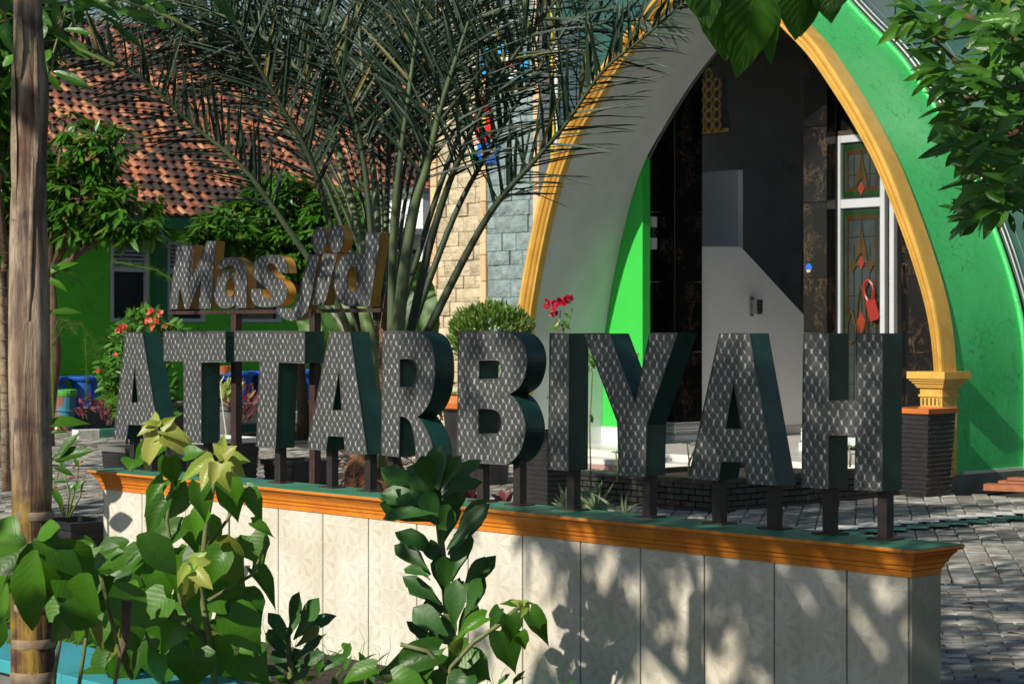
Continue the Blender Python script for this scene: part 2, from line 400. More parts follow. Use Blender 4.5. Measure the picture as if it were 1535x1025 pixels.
M['porch'] = mat('porch_tile', (0.64, 0.63, 0.60), (0.54, 0.53, 0.49), rough=0.3, sc=3, bs=0.06)
M['pinkedge'] = mat('pink_step_edge', (0.42, 0.27, 0.23), rough=0.6)
M['glass_green'] = mat('dark_green_glass', (0.02, 0.07, 0.065), (0.03, 0.10, 0.085), rough=0.18, sc=1.5, bsc=60, bs=0.25, bd=0.006)
M['glass_blue'] = mat('blue_grey_glass', (0.06, 0.09, 0.115), (0.04, 0.065, 0.085), rough=0.18, sc=1.5, bsc=60, bs=0.25, bd=0.006)
M['pane'] = mat('hammered_pane', (0.035, 0.048, 0.05), (0.02, 0.03, 0.032), rough=0.2, sc=2, bsc=90, bs=0.4, bd=0.004)
M['winglass'] = mat('dark_window_glass', (0.010, 0.016, 0.018), (0.02, 0.028, 0.03), rough=0.12, sc=2, bs=0.03)
M['lead'] = mat('brass_lead', (0.10, 0.065, 0.02), rough=0.35, metal=0.5)
M['leadgrey'] = mat('grey_lead', (0.35, 0.36, 0.36), rough=0.4, metal=0.6)
M['amber'] = mat('amber_glass', (0.045, 0.022, 0.006), (0.03, 0.015, 0.005), rough=0.2, bs=0.2)
M['gglass'] = mat('deep_green_glass', (0.006, 0.035, 0.008), rough=0.2, bs=0.2)
M['redglass'] = mat('red_glass', (0.26, 0.03, 0.015), rough=0.25)
M['tagred'] = mat('dull_red_plastic', (0.30, 0.02, 0.015), rough=0.4)
M['bead'] = mat('weld_bead', (0.16, 0.16, 0.16), rough=0.5, metal=0.6)
M['red'] = mat('red_plastic', (0.70, 0.025, 0.015), (0.55, 0.02, 0.012), rough=0.3)
M['blue'] = mat('blue_paint', (0.02, 0.13, 0.55), (0.015, 0.09, 0.42), rough=0.35, sc=3)
M['skyblue'] = mat('sky_blue_paint', (0.03, 0.36, 0.75), rough=0.4)
M['yellow'] = mat('yellow_paint', (0.75, 0.55, 0.03), rough=0.4)
M['lime'] = mat('lime_paint', (0.12, 0.50, 0.08), rough=0.4)
M['house_green'] = mat('house_green_paint', (0.10, 0.54, 0.016), (0.08, 0.45, 0.016), rough=0.7, sc=1.2, bs=0.08, grime=(0.04, 0.18, 0.02))
M['house_green_dk'] = mat('teal_green_pilaster', (0.015, 0.16, 0.05), rough=0.7)
M['roof_tile'] = mat('clay_tile', (0.43, 0.165, 0.085), (0.085, 0.042, 0.032), rough=0.8, sc=2.0, bsc=25, bs=0.4, var=0.55, lo=0.42, hi=0.60)
M['wood_dark'] = mat('dark_wood', (0.05, 0.035, 0.025), rough=0.8)
M['stone_c'] = mat('cream_split_stone', (0.58, 0.49, 0.34), (0.44, 0.36, 0.24), rough=0.85, sc=7, bsc=14, bs=1.0, bd=0.04, var=0.14)
M['stone_g'] = mat('blue_grey_split_stone', (0.27, 0.34, 0.34), (0.17, 0.24, 0.25), rough=0.85, sc=7, bsc=14, bs=1.0, bd=0.04, var=0.16)
M['stone_o'] = mat('peach_stone', (0.60, 0.38, 0.25), (0.62, 0.43, 0.22), rough=0.85, sc=5, bsc=20, bs=0.7, bd=0.02, var=0.18)
M['mortar'] = mat('mortar', (0.30, 0.27, 0.21), rough=0.95)
M['grey_wall'] = mat('dark_grey_wall', (0.10, 0.11, 0.12), rough=0.6, bs=0.1)
M['paver'] = mat('concrete_paver', (0.40, 0.385, 0.34), (0.14, 0.135, 0.115), rough=0.85, sc=4.5, bsc=30, bs=0.6, bd=0.012, var=0.38, grime=(0.065, 0.06, 0.04))
M['joint'] = mat('dark_joint_sand', (0.022, 0.021, 0.017), rough=0.95, sc=5)
M['line_w'] = mat('worn_white_paint', (0.75, 0.74, 0.70), (0.5, 0.49, 0.45), rough=0.7, sc=12)
M['line_g'] = mat('worn_green_paint', (0.03, 0.24, 0.16), (0.05, 0.16, 0.12), rough=0.7, sc=12)
M['soil'] = mat('dark_soil', (0.05, 0.035, 0.022), (0.03, 0.022, 0.015), rough=0.95, sc=8, bsc=30, bs=1, bd=0.03)
M['turq'] = mat('turquoise_kerb_paint', (0.05, 0.35, 0.40), (0.04, 0.28, 0.33), rough=0.55, sc=3, bs=0.12, grime=(0.06, 0.27, 0.28))
M['concrete'] = mat('grey_concrete', (0.17, 0.17, 0.165), (0.11, 0.11, 0.105), rough=0.85, sc=3, bs=0.4, bd=0.01)
M['blk_brick'] = mat('black_brick', (0.040, 0.040, 0.034), (0.022, 0.022, 0.020), rough=0.5, sc=9, bsc=50, bs=0.5, var=0.3)
M['black'] = mat('black_plastic', (0.016, 0.016, 0.018), (0.028, 0.028, 0.03), rough=0.4, sc=5, bs=0.2)
M['orange_rim'] = mat('orange_rim_paint', (0.68, 0.20, 0.05), rough=0.5)
M['barrel'] = mat('peeling_blue_barrel', (0.05, 0.23, 0.36), (0.22, 0.10, 0.06), rough=0.6, sc=4, lo=0.48, hi=0.54)
M['plank'] = mat('red_brown_plank', (0.36, 0.12, 0.05), (0.24, 0.08, 0.04), rough=0.7, sc=4, stretch=(1, 6, 6))
M['chrome'] = mat('brushed_chrome', (0.55, 0.55, 0.56), rough=0.25, metal=1, bs=0)
M['bark'] = bark_mat()
M['ring'] = mat('pale_leaf_scar', (0.32, 0.245, 0.165), (0.16, 0.11, 0.07), rough=0.85, sc=20, bs=0.6)
M['wood'] = mat('brown_bark', (0.14, 0.085, 0.05), (0.08, 0.05, 0.03), rough=0.9, sc=10, bsc=40, bs=1, bd=0.01)
M['fibre'] = mat('palm_fibre', (0.24, 0.105, 0.045), (0.09, 0.045, 0.025), rough=0.95, sc=14, bsc=60, bs=1.0, bd=0.02, stretch=(1, 1, 0.3))
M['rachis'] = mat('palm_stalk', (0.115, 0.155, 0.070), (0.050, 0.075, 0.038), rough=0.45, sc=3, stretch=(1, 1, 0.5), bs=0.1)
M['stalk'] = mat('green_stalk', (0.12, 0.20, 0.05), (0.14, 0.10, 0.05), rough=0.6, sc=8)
M['rachis_dark'] = mat('shaded_palm_stalk', (0.040, 0.062, 0.030), (0.022, 0.034, 0.018), rough=0.5, sc=3, stretch=(1, 1, 0.5), bs=0.1, grime=(0.10, 0.07, 0.04))  # shaded copy of palm_stalk, shade put into the darker colour
M['palm'] = leaf_mat('palm_leaflet', (0.010, 0.030, 0.018), (0.028, 0.058, 0.030), rough=0.55, trans=0.10, tcol=(0.05, 0.12, 0.03))
M['mango'] = leaf_mat('mango_leaf', (0.020, 0.085, 0.008), (0.075, 0.22, 0.018), rough=0.33, trans=0.25)
M['bigleaf'] = leaf_mat('heart_leaf', (0.012, 0.062, 0.004), (0.085, 0.25, 0.010), rough=0.42, trans=0.38, veins=True)
M['quilt'] = leaf_mat('quilted_leaf', (0.022, 0.09, 0.008), (0.06, 0.19, 0.012), rough=0.35, trans=0.35, veins=True, vk=0.4, vb=0.6)
M['frost'] = leaf_mat('frosted_pane', (0.25, 0.26, 0.26), (0.2, 0.21, 0.21), rough=0.6, trans=0.5, tcol=(0.3, 0.3, 0.3))
M['young'] = leaf_mat('young_leaf', (0.26, 0.42, 0.05), (0.42, 0.42, 0.10), rough=0.4, trans=0.35, veins=True, tcol=(0.45, 0.40, 0.08))
M['waxy'] = leaf_mat('waxy_leaf', (0.014, 0.066, 0.012), (0.038, 0.125, 0.018), rough=0.46, trans=0.12, veins=False)
M['bush'] = leaf_mat('bush_leaf', (0.014, 0.06, 0.006), (0.10, 0.20, 0.015), rough=0.45, trans=0.25)
M['agave'] = leaf_mat('striped_leaf', (0.10, 0.17, 0.08), (0.25, 0.30, 0.16), rough=0.45, trans=0.15)
M['redleaf'] = leaf_mat('wine_leaf', (0.10, 0.012, 0.030), (0.16, 0.03, 0.04), rough=0.5, trans=0.25, tcol=(0.3, 0.03, 0.05))
M['petal_red'] = leaf_mat('red_petal', (0.60, 0.012, 0.05), (0.45, 0.01, 0.05), rough=0.5, trans=0.3, tcol=(0.8, 0.03, 0.1))
M['petal_salmon'] = leaf_mat('salmon_petal', (0.75, 0.20, 0.13), (0.70, 0.14, 0.08), rough=0.5, trans=0.3, tcol=(0.9, 0.3, 0.2))
M['petal_pink'] = leaf_mat('pale_pink_petal', (0.70, 0.48, 0.66), (0.66, 0.40, 0.60), rough=0.5, trans=0.3, tcol=(0.8, 0.5, 0.7))

def roof_tile_mat():
    m, N, L, B = base_mat('clay_roof_tile')
    vec, rnd, tc = coords(N, L); ge = N.new('ShaderNodeNewGeometry')
    a = math_n(N, L, 'FRACT', math_n(N, L, 'ADD', math_n(N, L, 'MULTIPLY', rnd, 7.13), math_n(N, L, 'MULTIPLY', ge.outputs['Random Per Island'], 5.31)))
    c = ramp(N, L, a, [(0.0, (0.030, 0.018, 0.015)), (0.40, (0.055, 0.030, 0.024)), (0.56, (0.20, 0.065, 0.035)), (0.82, (0.42, 0.145, 0.065)), (1.0, (0.56, 0.27, 0.14))])
    n1 = noise(N, L, vec, 11, 6); c = mixc(N, L, ramp(N, L, n1, [(0.48, 0.0), (0.66, 0.75)]), c, (0.045, 0.030, 0.024))
    L.new(c, B.inputs['Base Color']); B.inputs['Roughness'].default_value = 0.8; bump(N, L, B, n1, 0.4, 0.01)
    return m
M['roof_tile'] = roof_tile_mat()
# ================================================================== LARGE STRUCTURE
# ground sheet
g = MB(); g.add([(-300, -60, -0.055), (300, -60, -0.055), (300, 500, -0.055), (-300, 500, -0.055)], [(0, 1, 2, 3)])
struct('ground', g, M['joint'])

# pavers: squat blocks near the viewer, long ones beyond the painted line
def paver_mesh(L, Wd, H=0.05, b=0.008):
    mb = MB(); mb.bbox((0, 0, -H / 2), (Wd / 2, 0, 0), (0, 0, -H / 2), (0, L / 2, 0), b) if False else None
    x, y = Wd / 2, L / 2
    v = []
    for zz, i in ((-H, 0), (-b, 0), (0, b)):
        for sx, sy in ((-1, -1), (1, -1), (1, 1), (-1, 1)): v.append((sx * (x - i), sy * (y - i), zz))
    f = [(8, 9, 10, 11)]
    for r in (0, 4):
        for i in range(4): j = (i + 1) % 4; f.append((r + i, r + j, r + 4 + j, r + 4 + i))
    return v, f
ang = math.radians(-10); ca, sa = math.cos(ang), math.sin(ang)
ex = Vector((ca, sa, 0)); ey = Vector((-sa, ca, 0))
def wall_clear(p):            # keep pavers out of walls, beds and building footprints
    s, t = st(p)
    if t > -2.75 and t < 0.24 and s < 5.75: return False
    if t > TA + 0.02: return False
    return True
TAp = Vector((4.453, 20.58, 0)); SR, TA = st(TAp)
far, near = [], []
PW, PL = 0.165, 0.40
for j in range(-2, 60):
    for i in range(-80, 50):
        y0 = 14.6 + j * PL; x0 = i * PW
        off = 0.5 * PL if i % 2 else 0
        p = ex * x0 + ey * (y0 + off)
        px = CX + F * p.x / p.y
        if px < -60 or px > 1600 or not wall_clear(p) or p.y > 36: continue
        s_, t_ = st(p)
        if s_ < -23.5: continue
        far.append(p)
for j in range(0, 75):
    for i in range(-30, 50):
        y0 = 8.0 + j * 0.105; x0 = i * 0.21 + (0.105 if j % 2 else 0)
        p = ex * x0 + ey * y0
        if y0 > 14.6 - PL * 2.6: continue
        px = CX + F * p.x / p.y
        if px < -100 or px > 1620 or not wall_clear(p): continue
        near.append(p)
pav_far = mk_mesh('paver', *paver_mesh(PL - 0.012, PW - 0.008), M['paver'])
pav_near = mk_mesh('paver', *paver_mesh(0.097, 0.202), M['paver'])
road = thing('paving', 'grey concrete block paving of the yard with dark joints', 'paving', (0, 14, 0)); 
road['kind'] = 'structure'; del road['category']
allp = [(p, 0) for p in far] + [(p, 1) for p in near]
def vis(p):
    px = CX + F * p.x / p.y; py = HY + F * CZ / p.y
    return (1380 < px < 1540 and py < 1030) or (900 < px < 1540 and 700 < py < 830) or (500 < px < 940 and 690 < py < 760)
cand = [q for q in allp if vis(q[0])]; cand.sort(key=lambda q: q[0].y - (3.0 if q[0].x > 1 else 0))
chosen = set()
for q in cand[:290]: chosen.add(id(q[0]))
st_mb = MB(); LINE0 = G(1255, 797); LINE1 = G(1540, 771)
ld = (LINE1 - LINE0).normalized(); ln_ = Vector((-ld.y, ld.x, 0))
for p, k in allp:
    jz = U(-0.006, 0.006); rz = U(-0.02, 0.02) + ang; tx, ty = U(-0.012, 0.012), U(-0.02, 0.02)
    Mx = Matrix.Translation((p.x, p.y, jz)) @ Matrix.Rotation(rz, 4, 'Z') @ Matrix.Rotation(tx, 4, 'X') @ Matrix.Rotation(ty, 4, 'Y')
    if id(p) in chosen: link('paver', pav_near if k else pav_far, road, M=Mx)
    else:
        v, f = paver_mesh(0.097, 0.202) if k else paver_mesh(PL - 0.012, PW - 0.008)
        st_mb.add([Mx @ Vector(x) for x in v], f)
o = st_mb.build('small_paver', M['paver'], road, kind='stuff')
# painted line in saw-tooth pieces laid over the blocks
lw = MB(); lg = MB()
n = 46
for i in range(-8, n):
    a = LINE0 + ld * (i * 0.172 / abs(ld.dot(ex)))
    zz = 0.024
    for mb, o0, o1 in ((lw, 0.0, 0.34), (lg, -0.30, -0.004)):
        q = a + ln_ * o0 + ex * U(-0.01, 0.01); 
        mb.add([Vector((q.x, q.y, zz)), Vector((q.x, q.y, zz)) + ex * 0.171, Vector((q.x, q.y, zz)) + ex * 0.171 + ey * (o1 - o0), Vector((q.x, q.y, zz)) + ey * (o1 - o0)], [(0, 1, 2, 3)])
o = lw.build('white_line', M['line_w'], road); o = lg.build('green_line', M['line_g'], road)

# ---- arch curve -----------------------------------------------------------
Lin = [(786, 720), (787, 660), (788, 580), (794, 480), (817, 350), (846, 245), (884, 171), (926, 103), (977, 37), (1032, -22)]
APX = [(1085, -66)]
Rin = [(1124, -12), (1161, 30), (1209, 80), (1244, 129), (1279, 185), (1314, 251), (1348, 335), (1373, 407), (1390, 469), (1399, 529), (1402, 600), (1402, 735)]
def sz(px, py, t):
    q = onplane(px, py, t); return (st(q)[0], q.z)
ctl = [sz(x, y, TA) for x, y in Lin + APX + Rin]
ctl[0] = (ctl[0][0], 0.0); ctl[-1] = (ctl[-1][0], 0.0)
def cat(p, n=6, skip=()):
    out = []
    for i in range(len(p) - 1):
        a = p[max(i - 1, 0)]; b = p[i]; c = p[i + 1]; d = p[min(i + 2, len(p) - 1)]
        for k in range(n):
            t = k / n
            out.append(tuple(0.5 * (2 * b[j] + (c[j] - a[j]) * t + (2 * a[j] - 5 * b[j] + 4 * c[j] - d[j]) * t * t + (3 * b[j] - a[j] - 3 * c[j] + d[j]) * t ** 3) for j in range(len(b))))
    out.append(tuple(p[-1])); return out
na = len(Lin)
left = cat(ctl[:na + 1]); right = cat(ctl[na:])
ARC = left[:-1] + right; NA = len(left) - 1
def normals(c):
    out = []
    for i in range(len(c)):
        a = c[max(i - 1, 0)]; b = c[min(i + 1, len(c) - 1)]
        dx, dz = b[0] - a[0], b[1] - a[1]; l = math.hypot(dx, dz) or 1
        out.append((-dz / l, dx / l))
    return out
NR = normals(ARC)
NR[NA] = (0, 1)
def offc(wl_, wr):
    out = []
    for i, (s, z) in enumerate(ARC):
        f = min(1, max(0, (i - NA * 0.6) / (len(ARC) - NA * 0.6)))
        w_ = wl_ + (wr - wl_) * (0 if i < NA * 0.6 else f)
        zz = z + NR[i][1] * w_
        out.append((s + NR[i][0] * w_, zz))
    out[0] = (out[0][0], 0.0); out[-1] = (out[-1][0], 0.0)
    return out
OUT = offc(0.22, 0.11)
OUTG = offc(0.19, 0.085)
portal = thing('arch_portal', 'tall pointed arch portal with gold moulded rim, grey inner vault and green outer side', 'archway', W(ARC[-1][0], TA, 0))
# soffit (inner vault)
mb = MB(); TD = 1.38
v = []; f = []
for s, z in ARC: v += [W(s, TA + 0.01, z), W(s, TA + TD, z)]
f = [(2 * i, 2 * i + 1, 2 * i + 3, 2 * i + 2) for i in range(len(ARC) - 1)]
mb.add(v, f); mb.build('inner_vault', M['soffit'], portal, smooth=True)
mb = MB(); v = []
for s, z in OUTG: v += [W(s, TA + 0.15, z), W(s, TA + 1.66, z)]
mb.add(v, f)
mb.build('outer_vault', M['arch_green'], portal, smooth=True)
# back and front edge of the shell
mb = MB(); v = []
for (s, z), (s2, z2) in zip(ARC, OUTG): v += [W(s, TA + TD, z), W(s2, TA + TD, z2)]
mb.add(v, f); mb.build('shell_edge', M['soffit'], portal)
# gold rim: moulded front and broad flat side
def rimpath(prof_fn):
    mb = MB(); n = None; v = []
    for i in range(len(ARC)):
        a = ARC[i]; b = OUT[i]; pr = prof_fn()
        n = len(pr)
        for q, d in pr: v.append(W(a[0] + (b[0] - a[0]) * q, TA + d, a[1] + (b[1] - a[1]) * q))
    f = [(i * n + k, (i + 1) * n + k, (i + 1) * n + k + 1, i * n + k + 1) for i in range(len(ARC) - 1) for k in range(n - 1)]
    return mb.add(v, f)
prof = [(-0.02, 0.10), (-0.02, 0.0), (0.06, -0.012), (0.12, 0.0), (0.13, 0.02), (0.22, 0.02), (0.26, -0.01), (0.36, -0.035), (0.46, -0.01), (0.48, 0.02), (0.56, 0.022), (0.60, -0.015), (0.72, -0.045), (0.86, -0.05), (0.97, -0.03), (1.0, 0.0)]
rimpath(lambda: prof).build('gold_moulding', M['gold'], portal)
rimpath(lambda: [(1.0, 0.0), (1.0, 0.22), (0.85, 0.22)]).build('gold_side_band', M['gold'], portal)
# raised lip at the back of the green side
lip = [W(s, TA + 1.50, z) for s, z in offc(0.21, 0.115)]
mb = MB(); mb.tube(lip, 0.035, 8); mb.build('green_lip', M['arch_green'], portal, smooth=True)
for k, (o1, r) in enumerate(((0.20, 0.016), (0.25, 0.012))):
    mb = MB(); mb.tube([W(s, TA + 1.53, z) for s, z in offc(o1 + 0.06, o1)], r, 6); mb.build('metal_pipe', M['leadgrey'], portal, smooth=True)
# skirting inside the left leg and plinth outside the right leg
mb = MB(); sL = ARC[0][0]; mb.uvbox(sL - 0.05, sL + 0.02, TA + 0.25, TA + TD + 0.02, 0.0, 0.42); mb.build('skirting', M['white'], portal)
sO = OUTG[-1][0]
mb = MB(); mb.uvbox(sO - 0.2, sO + 0.035, TA + 0.16, TA + 6.0, -0.05, 0.17); mb.build('grey_plinth', M['concrete'], portal)
# side wall continuing behind so the green foot is solid
mb = MB(); mb.uvbox(ARC[-1][0] + 0.0, sO - 0.003, TA + 0.2, TA + 1.5, 0, 0.2); mb.build('foot', M['arch_green'], portal)

# pilaster with fluted capital
pil = thing('gold_pilaster', 'gold painted pilaster with stepped capital at the right foot of the arch', 'pilaster', W(SR, TA, 0))
s1 = SR; s0 = SR - 0.27
mb = MB(); mb.uvbox(s0, s1, TA - 0.04, TA + 0.22, 0.17, 0.99); mb.build('shaft', M['gold'], pil)
mb = MB(); mb.uvbox(s0 - 0.02, s1 + 0.02, TA - 0.06, TA + 0.235, -0.05, 0.17); mb.build('base', M['concrete'], pil)
mb = MB()
for e, z0, z1 in ((0.015, 0.985, 1.01), (0.03, 1.08, 1.10), (0.042, 1.10, 1.125), (0.062, 1.125, 1.15), (0.082, 1.15, 1.172), (0.10, 1.172, 1.245)):
    mb.uvbox(s0 - e, s1 + e, TA - 0.04 - e, TA + 0.22 + e, z0, z1)
mb.uvbox(s0 - 0.002, s1 + 0.002, TA - 0.042, TA + 0.222, 1.01, 1.08)
mb.build('capital', M['gold'], pil)
for k in range(5):
    mb = MB(); c = s0 + 0.035 + k * 0.05; mb.uvbox(c - 0.008, c + 0.008, TA - 0.046, TA - 0.03, 0.90, 0.97); mb.build('flute_shade_strip', M['wood_dark'], pil)  # raised dark strips: the shade of slots put into their colour

# porch floor
pf = thing('porch', 'pale tiled porch floor with one low step under the arch', 'porch', W(SR - 3, TA, 0))
mb = MB(); mb.uvbox(sL - 0.6, SR - 0.28, TA - 0.02, TA + 0.36, -0.05, 0.12); mb.build('lower_step', M['porch'], pf)
mb = MB(); mb.uvbox(sL - 0.6, SR - 0.28, TA - 0.024, TA - 0.02, 0.0, 0.055); mb.build('step_riser', M['pinkedge'], pf)
mb = MB(); mb.uvbox(sL - 4, SR - 0.01, TA + 0.36, TA + 9, -0.04, 0.2); mb.build('floor_slab', M['porch'], pf)
pf['kind'] = 'structure'; del pf['category']

# hall behind the arch: walls, ceiling
hall = thing('prayer_hall', 'dark interior walls and ceiling of the prayer hall seen through the arch', 'hall', W(SR - 3, TA + 4, 0))
BW = TA + 7.0
nw = onplane(1066, 150, BW - 0.03); sn = st(nw)[0]; zt = onplane(1062, 98, BW - 0.03).z; zb = onplane(1062, 195, BW - 0.03).z
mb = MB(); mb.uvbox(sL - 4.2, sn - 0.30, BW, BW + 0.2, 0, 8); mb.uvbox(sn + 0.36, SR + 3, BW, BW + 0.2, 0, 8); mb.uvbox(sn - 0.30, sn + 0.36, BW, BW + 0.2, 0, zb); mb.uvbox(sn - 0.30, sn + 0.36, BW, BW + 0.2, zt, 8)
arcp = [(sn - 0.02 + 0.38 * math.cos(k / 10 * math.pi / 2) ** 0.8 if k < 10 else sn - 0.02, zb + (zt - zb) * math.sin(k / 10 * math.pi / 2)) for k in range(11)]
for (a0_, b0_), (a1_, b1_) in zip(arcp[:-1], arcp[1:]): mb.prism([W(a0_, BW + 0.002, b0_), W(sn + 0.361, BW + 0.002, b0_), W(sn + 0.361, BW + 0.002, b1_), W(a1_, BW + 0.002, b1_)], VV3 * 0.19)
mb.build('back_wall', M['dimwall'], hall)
mb = MB(); mb.uvbox(sL - 4, SR + 3, TA + 5.6, BW, 6.2, 6.35); mb.build('ceiling', M['dimwall'], hall)  # unseen; stops short so sky light falls on the stair wall
mb = MB(); mb.uvbox(SR + 2.9, SR + 3.1, TA + 1.7, BW, 0, 6.2); mb.build('right_wall', M['white'], hall)  # unseen; white so that it bounces light into the hall
# wall panel past the stair, its paint lightened to stand in for daylight
PT_ = TA + 4.4
q0 = onplane(1040, 260, PT_); q1 = onplane(1107, 372, PT_)
mb = MB(); mb.uvbox(st(q0)[0], st(q1)[0], PT_, PT_ + 0.1, 0.2, q0.z); mb.build('pale_partition', M['white_hi'], hall)
# switches
for px, py, w_, h_ in ((1170, 248, 0.10, 0.10), (1158, 423, 0.09, 0.09), (1169, 423, 0.08, 0.09), (1194, 405, 0.24, 0.5)):
    q = onplane(px, py, BW - 0.13); s_ = st(q)[0]
    mb = MB(); mb.uvbox(s_ - w_ / 2, s_ + w_ / 2, BW - 0.15, BW - 0.121, q.z - h_ / 2, q.z + h_ / 2); mb.build('switch_box', M['grey_wall'], hall)
# pointed niche with gold lattice
nw = onplane(1066, 150, BW - 0.03)
sn = st(nw)[0]; zt = onplane(1062, 98, BW - 0.03).z; zb = onplane(1062, 195, BW - 0.03).z
lat = thing('lattice_window', 'small pointed window with gold pierced lattice high on the dark hall wall', 'window', W(sn, BW - 0.05, zb))
mb = MB(); pts = []
for k in range(9):
    tt = k / 8; pts.append((sn + 0.34 * math.cos(tt * math.pi / 2) ** 0.8 if k < 8 else sn, zb + (zt - zb) * math.sin(tt * math.pi / 2)))
poly = [W(sn - 0.30, BW - 0.03, zb)] + [W(s, BW - 0.03, z) for s, z in pts] + [W(sn - 0.24, BW - 0.03, zb + (zt - zb) * 0.7)]
mb.uvbox(sn - 0.32, sn + 0.38, BW - 0.03, BW + 0.21, zb - 0.06, zb - 0.002); mb.build('sill', M['gold'], lat); mb = MB(); mb.uvbox(sn - 0.29, sn + 0.35, BW + 0.10, BW + 0.11, zb + 0.002, zt - 0.002); mb.build('frosted_pane', M['frost'], lat)
k = 0
zz = zb + 0.06
while zz < zt - 0.1:
    hw = 0.30 * math.sqrt(max(0.02, 1 - ((zz - zb) / (zt - zb)) ** 2))
    for c in (-0.17, 0.0, 0.17):
        if abs(c) > hw: continue
        mb = MB(); cc = W(sn + c, BW - 0.06, zz)
        ring = [cc + UV3 * (0.075 * math.cos(a * math.pi / 4)) + ZZ * (0.085 * math.sin(a * math.pi / 4)) for a in range(9)]
        mb.tube(ring, 0.024, 5, cap=False); mb.build('lattice_ring', M['gold'], lat)
    zz += 0.165
# green wall to the left inside
sg0 = sL - 0.05; sg1 = st(onplane(975, 400, TA + TD + 0.145))[0]
gw = thing('green_inner_wall', 'bright green side wall behind the grey vault, partly in the arch shadow', 'wall', W(sg0, TA + TD, 0))
gp_ = [(s + 0.0, z) for s, z in offc(0.08, 0.08)[:NA] if z > 0.25 and s < sg1]
mb = MB(); mb.prism([W(gp_[0][0], TA + TD + 0.005, 0.2)] + [W(s, TA + TD + 0.005, z) for s, z in gp_] + [W(sg1, TA + TD + 0.005, gp_[-1][1]), W(sg1, TA + TD + 0.005, 0.2)], VV3 * 0.14); mb.build('wall', M['in_green'], gw)
mb = MB(); mb.uvbox(sg0 + 0.07, sg1 + 0.004, TA + TD - 0.015, TA + TD + 0.155, 0.2, 0.42); mb.build('skirting', M['white'], gw)

# marble columns built of slabs
def column(name_label, cpx, lpx, tcol, rpx, tag_):
    q = onplane(cpx, 400, tcol); s1 = st(q)[0]; s0 = st(onplane(lpx, 400, tcol))[0]
    t1 = st(onside(rpx, 400, s1))[1]
    c = thing('marble_column', name_label, 'column', W(s1, tcol, 0.2), 'black marble columns in the porch')
    z = 0.46; k = 0
    while z < 6.1:
        z2 = min(6.15, z + 0.93)
        mb = MB(); mb.bbox(W((s0 + s1) / 2, (tcol + t1) / 2, (z + z2) / 2), UV3 * (s1 - s0) / 2, VV3 * (t1 - tcol) / 2, ZZ * ((z2 - z) / 2 - 0.002), 0.004)
        mb.build('marble_slab', M['marble'], c); z = z2
    mb = MB(); mb.uvbox(s0 - 0.02, s1 + 0.02, tcol - 0.02, t1 + 0.02, 0.28, 0.46); mb.build('patterned_base', M['white'], c)
    # fret pattern on the base
    mb = MB()
    for zz in (0.305, 0.435): mb.uvbox(s0 - 0.026, s1 + 0.026, tcol - 0.026, t1 + 0.026, zz - 0.006, zz + 0.006)
    s_ = s0
    while s_ < s1 - 0.03:
        for dz in (0.33, 0.37, 0.41):
            mb.uvbox(s_ + 0.006 + (0.006 if dz == 0.37 else 0), s_ + 0.036, tcol - 0.025, tcol - 0.018, dz - 0.006, dz + 0.006)
        s_ += 0.05
    t_ = tcol
    while t_ < t1 - 0.03:
        for dz in (0.33, 0.37, 0.41): mb.uvbox(s1 + 0.018, s1 + 0.025, t_ + 0.006, t_ + 0.036, dz - 0.006, dz + 0.006)
        t_ += 0.05
    mb.build('fret_band', M['grey_wall'], c)
    mb = MB(); mb.uvbox(s0 - 0.04, s1 + 0.04, tcol - 0.04, t1 + 0.04, 0.2, 0.28); mb.build('plinth', M['white'], c)
    return s0, s1, tcol, t1
C1 = column('left black marble column with gold veins beside the green wall', 1012, 970, TA + 2.24, 1053, 0)
C2 = column('right black marble column with gold veins beside the white framed glass door', 1240, 1205, TA + 2.24, 1253, 0)
C3 = column('black marble column half hidden behind the gold arch rim at the far right', 1400, 1362, TA + 2.6, 1412, 0)
# stair wall
q = onplane(1052, 400, TA + 3.0); sS = st(q)[0]
a = onside(1040, 370, sS); b = onside(1111, 370, sS); c = onside(1221, 489, sS)
sw = thing('stair_wall', 'white stair side wall with a slanting top edge inside the porch', 'wall', W(sS, st(a)[1], 0.2))
mb = MB(); poly = [W(sS - 0.15, st(a)[1], 0.2), W(sS - 0.15, st(a)[1], a.z), W(sS - 0.15, st(b)[1], b.z), W(sS - 0.15, st(c)[1], c.z), W(sS - 0.15, st(c)[1], 0.2)]
mb.prism(poly, UV3 * 0.15); mb.build('wall', M['white_hi'], sw)
mb = MB(); mb.uvbox(sS, sS + 0.015, st(a)[1], st(c)[1] + 0.005, 0.2, 0.33); mb.build('skirting', M['porch'], sw)
q = onside(1126, 460, sS + 0.02)
lamp = thing('wall_lamp', 'small chrome square wall lamp on the white stair wall', 'lamp', q)
mb = MB(); mb.box(q + UV3 * 0.0, UV3 * 0.02, VV3 * 0.03, ZZ * 0.13); mb.build('back_plate', M['chrome'], lamp)
mb = MB(); mb.box(q + UV3 * 0.07 + VV3 * 0.05 - ZZ * 0.0, UV3 * 0.045, VV3 * 0.06, ZZ * 0.10); mb.build('lamp_shade', M['chrome'], lamp)
